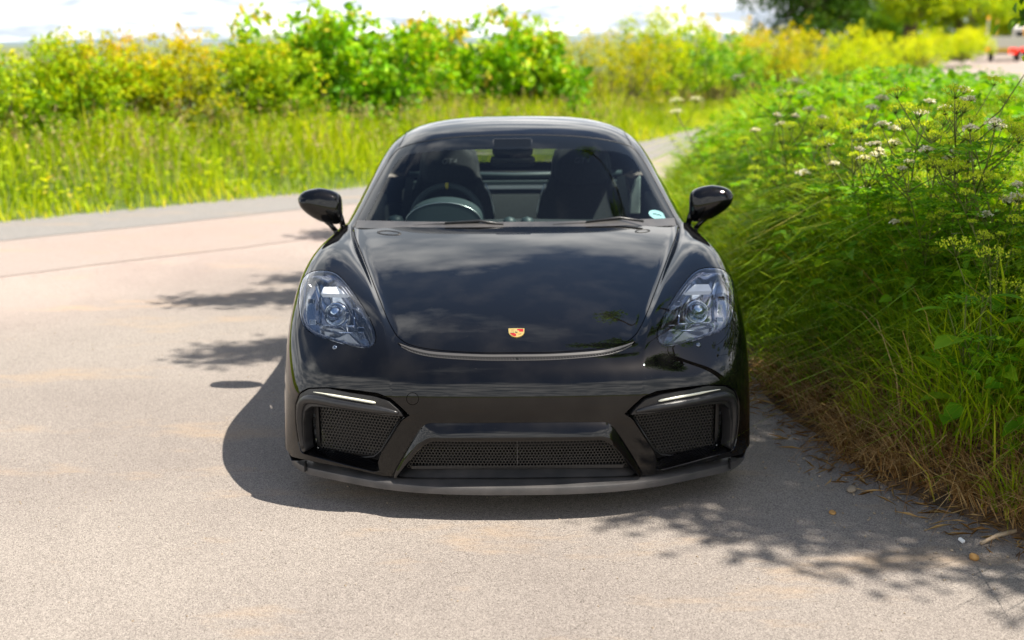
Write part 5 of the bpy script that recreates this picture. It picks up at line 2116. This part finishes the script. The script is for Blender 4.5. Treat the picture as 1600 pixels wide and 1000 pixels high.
# small broad leaves knitting the bank together
B1, d1 = scatter_bank(9000, -1.2, 5.5, .45, 2.8, 76)
B2, d2 = scatter_bank(14000, 5.0, 14, .2, 4.8, 77)
B = np.vstack([B1, B2])
n = len(B)
cl = vnoise(B[:, 0], B[:, 1], 2.6, 14)
keep = cl + rng.normal(scale=.3, size=n) > .02
B = B[keep]
n = len(B)
B[:, 2] += rng.uniform(.05, .42, n) * np.interp(B[:, 1], [4, 7], [1, 1.5])
V, F, q = leaf_cloud(B, rng.normal(size=(n, 3)) * [1, 1, .35], rng.uniform(.03, .085, n) * np.interp(B[:, 1], [4, 9], [1, 1.35]), .55, .15, 6, roundish=True)
tag(np_mesh('bank_undergrowth', V, F, M['herb_leaf'], tint=np.repeat(np.clip(rng.normal(.5, .22, n), 0, 1), q)), kind='stuff')


B, d = scatter_bank(9000, -1.2, 7.5, .3, 2.8, 78)
cl = vnoise(B[:, 0], B[:, 1], 3.4, 31)
B, d = B[cl > -.1], d[cl > -.1]
n = len(B)
B[:, 2] += rng.uniform(.12, .50, n) * np.interp(B[:, 1], [-.5, 2], [.6, 1.15])
V, F, q = leaf_cloud(B, rng.normal(size=(n, 3)) * [1, 1, .4] + [-.3, -.3, 0], rng.uniform(.04, .12, n) * np.interp(B[:, 1], [2, 6], [1, 1.25]), .62, .12, 7, roundish=True)
tag(np_mesh('nettle_undergrowth', V, F, M['herb_leaf'], tint=np.repeat(np.clip(rng.normal(.6, .22, n), 0, 1), q)), kind='stuff')
# bent dead stalks
B, d = scatter_bank(420, -1.2, 6, .3, 2.6, 79)
n = len(B)
V, F = blades(B, rng.uniform(.35, .8, n), rng.normal(scale=.5, size=(n, 2)), rng.uniform(.003, .006, n), 17, .6)
tag(np_mesh('dead_stalks', V, F, M['straw'], tint=np.repeat(rng.random(n), 7)), kind='stuff')


# ---- cow parsley, hogweed and docks on the bank: plants one can count
def umbel(c, axis, rad, r, nray=13, nflor=9, fl=.0055, dome=.42):
    axis = unit(np.array(axis, float))
    u = unit(np.cross(axis, [.3, .5, .8]))
    w = np.cross(axis, u)
    c = np.array(c, float)
    rays, fP = [], []
    for k_ in range(nray):
        a = 2.4 * k_
        q_ = rad * math.sqrt((k_ + .5) / nray)
        e = c + u * q_ * math.cos(a) + w * q_ * math.sin(a) + axis * (rad * dome * (1 - (q_ / rad) ** 2) + rad * .55)
        rays.append(([Vector(c), Vector(e)], [.0012, .0008]))
        for _ in range(nflor):
            fP.append(e + (u * r.normal() + w * r.normal()) * rad * .12 + axis * r.normal() * rad * .10)
    return rays, np.array(fP)


def parsley(name, label, seed, h=.9, white=True, heads=6, spread=.30, rad=.038, leafy=8, brown=False, group=None, cat='wild flower'):
    r_ = np.random.default_rng(seed)
    root_ = empty(name)
    tag(root_, label, cat, group)
    lx, ly = r_.normal(scale=.10, size=2)
    top = Vector((lx * h * 2, ly * h * 2, h))
    k1 = Vector((lx * h * .5, ly * h * .5, h * .5))
    sts = [([Vector((0, 0, 0)), k1, top], [.0055, .0045, .0025])]
    hd = [(top, Vector((lx, ly, 1)))]
    lv = []
    for q in range(heads - 1):
        t = r_.uniform(.42, .92)
        b0 = k1.lerp(top, (t - .5) * 2) if t > .5 else Vector((0, 0, 0)).lerp(k1, t * 2)
        a = q * 2.4 + r_.normal() * .3
        L_ = spread * r_.uniform(.6, 1.15)
        e = b0 + Vector((math.cos(a) * L_ * .75, math.sin(a) * L_ * .75, L_ * r_.uniform(.55, 1.0)))
        m_ = b0.lerp(e, .5) + Vector((math.cos(a) * .03, math.sin(a) * .03, -.01))
        sts.append(([b0, m_, e], [.0034, .0026, .0016]))
        hd.append((e, e - m_))
        lv.append((b0, a))
    for q in range(leafy):
        lv.append((Vector((0, 0, h * r_.uniform(.08, .6))) + Vector((lx, ly, 0)) * .1, r_.uniform(0, 6.28)))
    stem_obj('stem', sts, M['brownstem'] if brown else M['stem'], root_, 5, None if brown else .5)
    for q, (e, ax_) in enumerate(hd):
        ax_ = np.array(ax_) + [0, 0, .4]
        rays, fP = umbel(e, ax_, rad * r_.uniform(.75, 1.2), r_)
        ho = stem_obj('flower_head', rays, M['stem'], root_, 3, .4)
        fl_n = len(fP)
        if white:
            V_, F_, qq = leaf_cloud(fP, r_.normal(size=(fl_n, 3)) * [1, 1, .3], r_.uniform(.007, .012, fl_n), .9, 0, seed + q, roundish=True)
            np_mesh('florets', V_, F_, M['petal'], ho, tint=np.repeat(r_.random(fl_n), qq))
        else:
            V_, F_, qq = leaf_cloud(fP, np.tile(unit(ax_), (fl_n, 1)) + r_.normal(scale=.4, size=(fl_n, 3)), r_.uniform(.008, .014, fl_n), .6, .2, seed + q)
            np_mesh('seeds', V_, F_, M['seed'], ho, tint=np.repeat(r_.random(fl_n), qq))
    # ferny leaves
    PP, DD, SS = [], [], []
    for b0, a in lv:
        L_ = r_.uniform(.12, .26)
        d_ = np.array([math.cos(a), math.sin(a), r_.uniform(.1, .5)])
        sd = np.array([-math.sin(a), math.cos(a), 0])
        for i in range(9):
            t = .2 + .8 * i / 8
            c_ = np.array(b0) + d_ * L_ * t - np.array([0, 0, .25 * L_ * t * t])
            for s2 in (-1, 1):
                for j in range(3):
                    w_ = (1 - t) * .55 + .12
                    PP.append(c_ + sd * s2 * L_ * w_ * (j + .3) / 3)
                    DD.append(sd * s2 + d_ * .7 + r_.normal(scale=.2, size=3))
                    SS.append(L_ * .20 * (1.1 - .5 * t))
    PP, DD, SS = np.array(PP), np.array(DD), np.array(SS)
    V_, F_, qq = leaf_cloud(PP, DD, SS, .42, .1, seed + 77)
    np_mesh('leaves', V_, F_, M['herb_leaf'], root_, tint=np.repeat(np.clip(r_.normal(.55, .2, len(PP)), 0, 1), qq))
    return root_


def dock(name, label, seed, cat='plant', group=None, nl=9, L=.2, W=.34):
    r_ = np.random.default_rng(seed)
    root_ = empty(name)
    tag(root_, label, cat, group)
    sts = []
    for q in range(nl):
        a = q * 2.4 + r_.normal() * .2
        z = .06 + .5 * (q / nl) * r_.uniform(.8, 1.2)
        b0 = Vector((0, 0, z * .6))
        e = Vector((math.cos(a) * .07, math.sin(a) * .07, z))
        sts.append(([b0, e], [.003, .002]))
        ll = L * r_.uniform(.7, 1.2) * (1.1 - .5 * q / nl)
        d_ = Vector((math.cos(a), math.sin(a), r_.uniform(-.1, .7))).normalized()
        sd = Vector((-math.sin(a), math.cos(a), 0))
        up_ = sd.cross(d_) * -1
        rows = []
        for t, w in ((0, .05), (.15, .55), (.35, .95), (.6, 1.0), (.82, .6), (1, .03)):
            c_ = e + d_ * ll * t - Vector((0, 0, .22 * ll * t * t))
            ww = ll * W * w * .5
            rows.append([c_ - sd * ww + up_ * ww * .3, c_, c_ + sd * ww + up_ * ww * .3])
        mbl = MB()
        mbl.grid(rows)
        lo = mbl.build('leaf', M['herb_leaf'], root_, smooth=True)
        at_ = lo.data.attributes.new('tint', 'FLOAT', 'POINT')
        at_.data.foreach_set('value', np.full(len(lo.data.vertices), r_.uniform(.35, .9), np.float32))
    sts.append(([Vector((0, 0, 0)), Vector((.01, .01, .55))], [.005, .003]))
    stem_obj('stem', sts, M['stem'], root_, 5, .5)
    return root_


def bank_px(dx, row, d_off=0.0, plant_h=.9):
    """ground spot on the bank from which a plant of that height reaches the given row"""
    best = None
    for yy in np.linspace(-1.2, 12, 400):
        zz = CAMZ + 0
        p = P(dx, row, yy)
        g_ = float(bank_h(np.array([p.x]), np.array([yy]))[0])
        if p.x < float(edge_x(yy)) + .15:
            continue
        e = abs((p.z - g_) - plant_h)
        if best is None or e < best[0]:
            best = (e, p.x, yy, g_)
    return best[1:] if best else (2.5, 4.0, .6)


def place(o_, xyz, rz=0.0, s_=1.0):
    o_.location = xyz
    o_.rotation_euler = (0, 0, rz)
    o_.scale = (s_, s_, s_)
    return o_


# the ones that stand out in the photograph
p1 = parsley('hogweed', 'brown-stemmed hogweed with two domed white heads, tallest on the bank', 101, .95, True, 5, .34, .062, 4, True)
place(p1, bank_px(395, 142, plant_h=1.0), .4)
p2 = parsley('hogweed', 'hogweed with one bright white head leaning out nearest the car window', 102, .85, True, 3, .30, .055, 4, True)
place(p2, bank_px(312, 172, plant_h=.9), 2.2)
p3 = parsley('cow_parsley', 'yellow-green seeding plant leaning over the lane beside the windscreen', 103, .70, False, 7, .26, .05, 6)
place(p3, bank_px(262, 226, plant_h=.62), 1.0)
p4 = parsley('hogweed', 'large pale yellow seed heads at the right picture edge, low on the bank', 104, .62, False, 5, .20, .085, 4)
place(p4, bank_px(752, 480, plant_h=.50), .8)
G1 = 'seeding cow parsley on the bank'
seedp = [parsley('cow_parsley', 'seeding cow parsley with thin yellow-green umbels on the grassy bank', 110 + k_, .78 + .08 * k_, False, 9 + k_, .28, .044, 7, group=G1) for k_ in range(3)]
G2 = 'white cow parsley on the bank'
whitep = [parsley('cow_parsley', 'cow parsley with small white umbels on the grassy bank', 120 + k_, .72 + .07 * k_, True, 6 + k_, .26, .026, 7, group=G2) for k_ in range(3)]
G3 = 'docks on the bank'
docks = [dock('dock_plant', 'broad-leaved dock plant among the grass of the bank', 130 + k_, group=G3, nl=8 + k_, L=.20 + .03 * k_) for k_ in range(2)]
seedspots = [(520, 262, .72), (470, 300, .6), (560, 318, .62), (600, 240, .78), (650, 200, .85), (690, 290, .62), (720, 235, .75), (640, 345, .55), (770, 285, .7), (480, 235, .78), (430, 275, .66), 
             (760, 375, .5), (540, 215, .85), (700, 180, .95), (780, 210, .85), (390, 250, .7), (450, 205, .85), (300, 235, .75)]
whitespots = [(500, 178, .95), (620, 185, .9), (690, 215, .86), (745, 205, .85), (440, 200, .88), (660, 262, .72), (790, 240, .75), (570, 255, .76)]
rr_ = np.random.default_rng(5)
for lst, spots in ((seedp, seedspots), (whitep, whitespots)):
    for k_, (dx, row, ph) in enumerate(spots):
        o_ = lst[k_] if k_ < len(lst) else copy_tree(lst[k_ % len(lst)])
        h0 = .78 + .08 * (k_ % 3) if lst is seedp else .72 + .07 * (k_ % 3)
        place(o_, bank_px(dx, row, plant_h=ph), rr_.uniform(0, 6.28), ph / h0)
for k_, (dx, row) in enumerate([(700, 560), (480, 330), (560, 385), (640, 410), (520, 300), (600, 330), (750, 460), (430, 300), (680, 345), (735, 395)]):
    o_ = docks[k_] if k_ < 2 else copy_tree(docks[k_ % 2])
    place(o_, bank_px(dx, row, plant_h=.36), rr_.uniform(0, 6.28), rr_.uniform(.7, 1.1))
nt = dock('lobed_leaf_plant', 'single plant with large bright lobed leaves at the lower right of the bank', 140, nl=6, L=.16, W=.75)
place(nt, bank_px(718, 572, plant_h=.3), .3, 1.0)
tuft_n = 60
for nm, lab, dx, row in (('grass_tuft', 'bright grass tuft growing low on the bare face of the bank', 548, 672), ('grass_tuft', 'grass tuft overhanging the tarmac at the right picture edge', 772, 800)):
    q = CP + rayd(dx, row) * 1
    best = None
    for yy in np.linspace(-1.2, 3, 300):
        p = P(dx, row, yy)
        e = abs(p.z - float(bank_h(np.array([p.x]), np.array([yy]))[0]))
        if best is None or e < best[0]:
            best = (e, p)
    p = best[1]
    n = 90
    Bt = np.column_stack([rng.normal(scale=.035, size=(n, 2)), np.zeros(n)])
    V, F = blades(Bt, rng.uniform(.10, .26, n), Bt[:, :2] * 8 + rng.normal(scale=.3, size=(n, 2)), rng.uniform(.004, .008, n), 33)
    o_ = np_mesh(nm, V, F, M['bank_grass'], tint=np.repeat(rng.uniform(.4, 1, n), 7))
    o_.location = (p.x, p.y, p.z - .01)
    tag(o_, lab, 'grass tuft')

# ---- white umbels across the lane
G4 = 'white flower heads in the far verge'
fw = parsley('hogweed', 'white hogweed head standing in the sunlit verge across the lane', 150, .8, True, 3, .22, .085, 4, group=G4)
first = True
for px, depth, row in ((283, 14.6, 200), (475, 17.0, 150), (508, 17.3, 152), (566, 17.4, 172), (463, 18.5, 88), (400, 16.6, 70), (720, 20.5, 120), (745, 21, 140), (782, 21, 118), (800, 20.6, 130), (690, 19, 118), (905, 21, 150), (1268, 30, 120), (610, 19, 108), (838, 22, 140)):
    o_ = fw if first else copy_tree(fw)
    first = False
    x, y = hp(px, depth)
    z = float(P(px - 807, row, y).z)
    g_ = .3
    place(o_, (x, y, z - max(.35, z - g_)), rr_.uniform(0, 6), max(.35, z - g_) / .8)

ORD = ('leftmost second third fourth fifth sixth seventh eighth ninth tenth eleventh twelfth thirteenth fourteenth fifteenth sixteenth '
       'seventeenth eighteenth nineteenth twentieth twenty-first twenty-second twenty-third twenty-fourth').split()


def by_place(group, phrase):
    from bpy_extras.object_utils import world_to_camera_view
    bpy.context.view_layer.update()
    os_ = [o_ for o_ in bpy.data.objects if o_.get('group') == group]
    os_.sort(key=lambda o_: world_to_camera_view(scene, cam, o_.location + Vector((0, 0, .5))).x)
    for k_, o_ in enumerate(os_):
        w_ = ('rightmost' if k_ == len(os_) - 1 else ORD[k_] if k_ == 0 else ORD[k_] + ' from the left')
        o_['label'] = phrase + ', ' + w_


by_place(G1, 'yellow-green seeding cow parsley on the bank')
by_place(G2, 'cow parsley with small white umbels on the bank')
by_place(G3, 'broad-leaved dock in the grass of the bank')
by_place(G4, 'white hogweed heads in the verge across the lane')

# ---- stones and litter by the bank
def stone(label, dx, row, s_, m, seed, cat='stone', name='stone', squash=.62):
    d_ = rayd(dx, row)
    q = CP + d_ * (-CAMZ / d_.z)
    r_ = np.random.default_rng(seed)
    mbs = MB()
    rows = []
    for i in range(9):
        th = math.pi * i / 8
        rows.append([Vector((math.sin(th) * math.cos(a), math.sin(th) * math.sin(a), math.cos(th) * squash)) * s_ * (1 + .12 * math.sin(2 * a + seed) + .08 * math.sin(3 * th + a)) for a in np.linspace(0, 2 * math.pi, 12, endpoint=False)])
    mbs.grid(rows, closed=True)
    o_ = mbs.build(name, m, smooth=True)
    o_.location = (q.x, q.y, s_ * squash * .8)
    o_.rotation_euler = (0, 0, seed)
    return tag(o_, label, cat)


M['pebble'] = speckle(mat('pebble', (.30, .24, .17), .8), 40, (.24, .19, .13), (.36, .29, .21), bump=.1)
M['ochre'] = speckle(mat('ochre_stone', (.42, .22, .06), .85), 50, (.36, .18, .05), (.5, .30, .10), bump=.1)
M['wood'] = speckle(mat('dry_stick', (.42, .31, .19), .8), 30, (.34, .24, .14), (.5, .38, .25), bump=.2)
stone('smooth round brown pebble on the tarmac at the foot of the bank', 521, 772, .020, M['pebble'], 1)
stone('flat tan stone on the shaded tarmac below the round pebble', 491, 806, .014, M['ochre'], 2, squash=.5)
stone('orange-brown stone by the stick in the lower right', 711, 879, .015, M['ochre'], 3, squash=.8)
stone('brown clod lying on the soil high on the foot of the bank', 470, 648, .030, M['soil'], 4, cat='clod', name='clod')
q0, q1 = CP + rayd(722, 857) * (-CAMZ / rayd(722, 857).z), CP + rayd(776, 847) * (-CAMZ / rayd(776, 847).z)
mb = MB()
mb.tube([q0 + Vector((0, 0, .008)), (q0 + q1) / 2 + Vector((0, .01, .02)), q1 + Vector((0, 0, .03))], [.006, .008, .007], 8)
tag(mb.build('stick', M['wood'], smooth=True), 'dry pale stick lying at the edge of the bank, lower right', 'stick')
q0 = CP + rayd(692, 852) * (-CAMZ / rayd(692, 852).z)
mb = MB()
mb.box(q0 + Vector((0, 0, .008)), (.012, .022, .010), Matrix.Rotation(.5, 3, 'Z') @ Matrix.Rotation(.3, 3, 'X'))
tag(mb.build('litter_scrap', mat('white_scrap', (.75, .75, .74), .6), bevel=.002), 'tiny white scrap of litter beside the stick', 'litter')
G5 = 'loose gravel chips on the tarmac'
chips = []
mb = MB()
for k_ in range(420):
    yy = rng.uniform(-1.0, 2.2)
    xx_ = edge_x(yy) - abs(rng.normal(scale=.22)) + .05
    s_ = rng.uniform(.002, .0065)
    rot = Matrix.Rotation(rng.uniform(0, 6), 3, 'Z') @ Matrix.Rotation(rng.uniform(0, 1), 3, 'X')
    mb.box((xx_, yy, s_ * .5), (s_ * 1.4, s_, s_), rot)
for k_ in range(900):
    yy = rng.uniform(-2.6, 3.5)
    xx_ = rng.uniform(-4.5, edge_x(yy))
    s_ = rng.uniform(.0015, .0042)
    rot = Matrix.Rotation(rng.uniform(0, 6), 3, 'Z') @ Matrix.Rotation(rng.uniform(0, 1), 3, 'X')
    mb.box((xx_, yy, s_ * .4), (s_ * 1.4, s_, s_), rot)
tag(mb.build('loose_gravel', M['pebble']), kind='stuff')

# ---- flatbed trailer far along the lane, drawn by a white van
tx_, ty_ = (1553 - 807) / FPX * 70, 70 + CAMY
tz = float(road_z(tx_, ty_)) + .012
TR = empty('flatbed_trailer', (tx_, ty_, tz), R(-22))
tag(TR, 'grey flatbed trailer with amber corner posts and red lamps, far up the lane', 'trailer')
M['amber'] = mat('amber', (.75, .33, .02), .3, Emission_Color=(1, .45, .02, 1), Emission_Strength=.3)
M['redlamp'] = mat('red_lamp', (.75, .02, .01), .25, Emission_Color=(1, .03, .01, 1), Emission_Strength=.9)
M['plate'] = mat('yellow_plate', (.66, .46, .04), .5)
M['cab'] = mat('cab_white', (.72, .68, .64), .35)
M['board'] = mat('tail_board', (.66, .65, .56), .6)


def tbox(name, c, d, m, bev=.01, par=None):
    mbt = MB()
    mbt.box(c, d)
    return mbt.build(name, m, par or TR, bevel=bev)


tbox('bed_floor', (0, 1.5, .82), (2.1, 3.1, .10), M['board'])
tbox('tail_board', (0, -.05, 1.10), (2.16, .05, .62), M['board'])
for sg in (1, -1):
    tbox('side_board', (1.05 * sg, 1.5, 1.02), (.05, 3.0, .40), M['board'])
    tbox('corner_post', (1.0 * sg, .05, 1.85 if sg < 0 else 1.55), (.09, .09, 1.1 if sg < 0 else .4), M['cab'] if sg < 0 else M['amber'])
    tbox('amber_beacon', (1.0 * sg, .05, 2.46 if sg < 0 else 1.82), (.17, .17, .20), M['amber'], .03)
    tbox('tail_lamp', (.95 * sg, -.06, .68), (.26, .06, .22), M['redlamp'], .02)
    wv = empty('trailer_wheel', (.72 * sg, .9, .34))
    wv.parent = TR
    mbt = MB()
    mbt.lathe([(.16, -.14), (.32, -.14), (.34, -.10), (.34, .10), (.32, .14), (.16, .14)], Matrix.Rotation(R(90), 4, 'Y'), 24)
    mbt.build('tyre', M['rubber'], wv, smooth=True, auto=40)
    mbt = MB()
    mbt.lathe([(0, -.10), (.17, -.12), (.17, .12), (0, .10)], Matrix.Rotation(R(90), 4, 'Y'), 16)
    mbt.build('rim', M['steel'], wv, smooth=True, auto=40)
tbox('ladder_post', (-.52, .05, 1.85), (.10, .08, 1.1), M['plate'])
tbox('side_marker', (-1.13, .05, 1.65), (.08, .08, .8), M['plate'])
tbox('warning_board', (.45, -.09, .60), (.44, .02, .32), M['redlamp'])
tbox('number_plate', (-.08, -.09, .66), (.56, .02, .22), M['plate'])
tbox('mudguard', (0, .5, .52), (1.9, .10, .16), M['rubber'])
tbox('drawbar', (0, 3.6, .55), (.12, 1.6, .10), M['rubber'])
VN = empty('white_van', (tx_ + 3.25, ty_ + 4.6, tz), R(-34))
tag(VN, 'white van at the right picture edge, drawing the flatbed trailer', 'van')
mbt = MB()
pf = [(0, .40), (0, 1.95), (.25, 2.05), (3.1, 2.05), (3.9, 1.35), (4.6, 1.15), (4.7, .40)]
mbt.prism([Vector((-.95, a, b)) for a, b in pf], [Vector((.95, a, b)) for a, b in pf])
vb = mbt.build('van_body', M['cab'], VN, bevel=.06)
for sg in (1, -1):
    tbox('rear_window', (.42 * sg, -.005, 1.45), (.66, .02, .5), M['frit'], .02, vb)
    tbox('van_lamp', (.86 * sg, -.01, .95), (.12, .03, .34), M['redlamp'], .01, VN)
    for yy in (.9, 3.7):
        wv = empty('van_wheel', (.80 * sg, yy, .34))
        wv.parent = VN
        mbt = MB()
        mbt.lathe([(0, -.11), (.32, -.11), (.34, -.08), (.34, .08), (.32, .11), (0, .11)], Matrix.Rotation(R(90), 4, 'Y'), 20)
        mbt.build('tyre', M['rubber'], wv, smooth=True, auto=40)
tbox('rear_bumper', (0, -.03, .48), (1.8, .10, .18), M['rubber'], .02, VN)
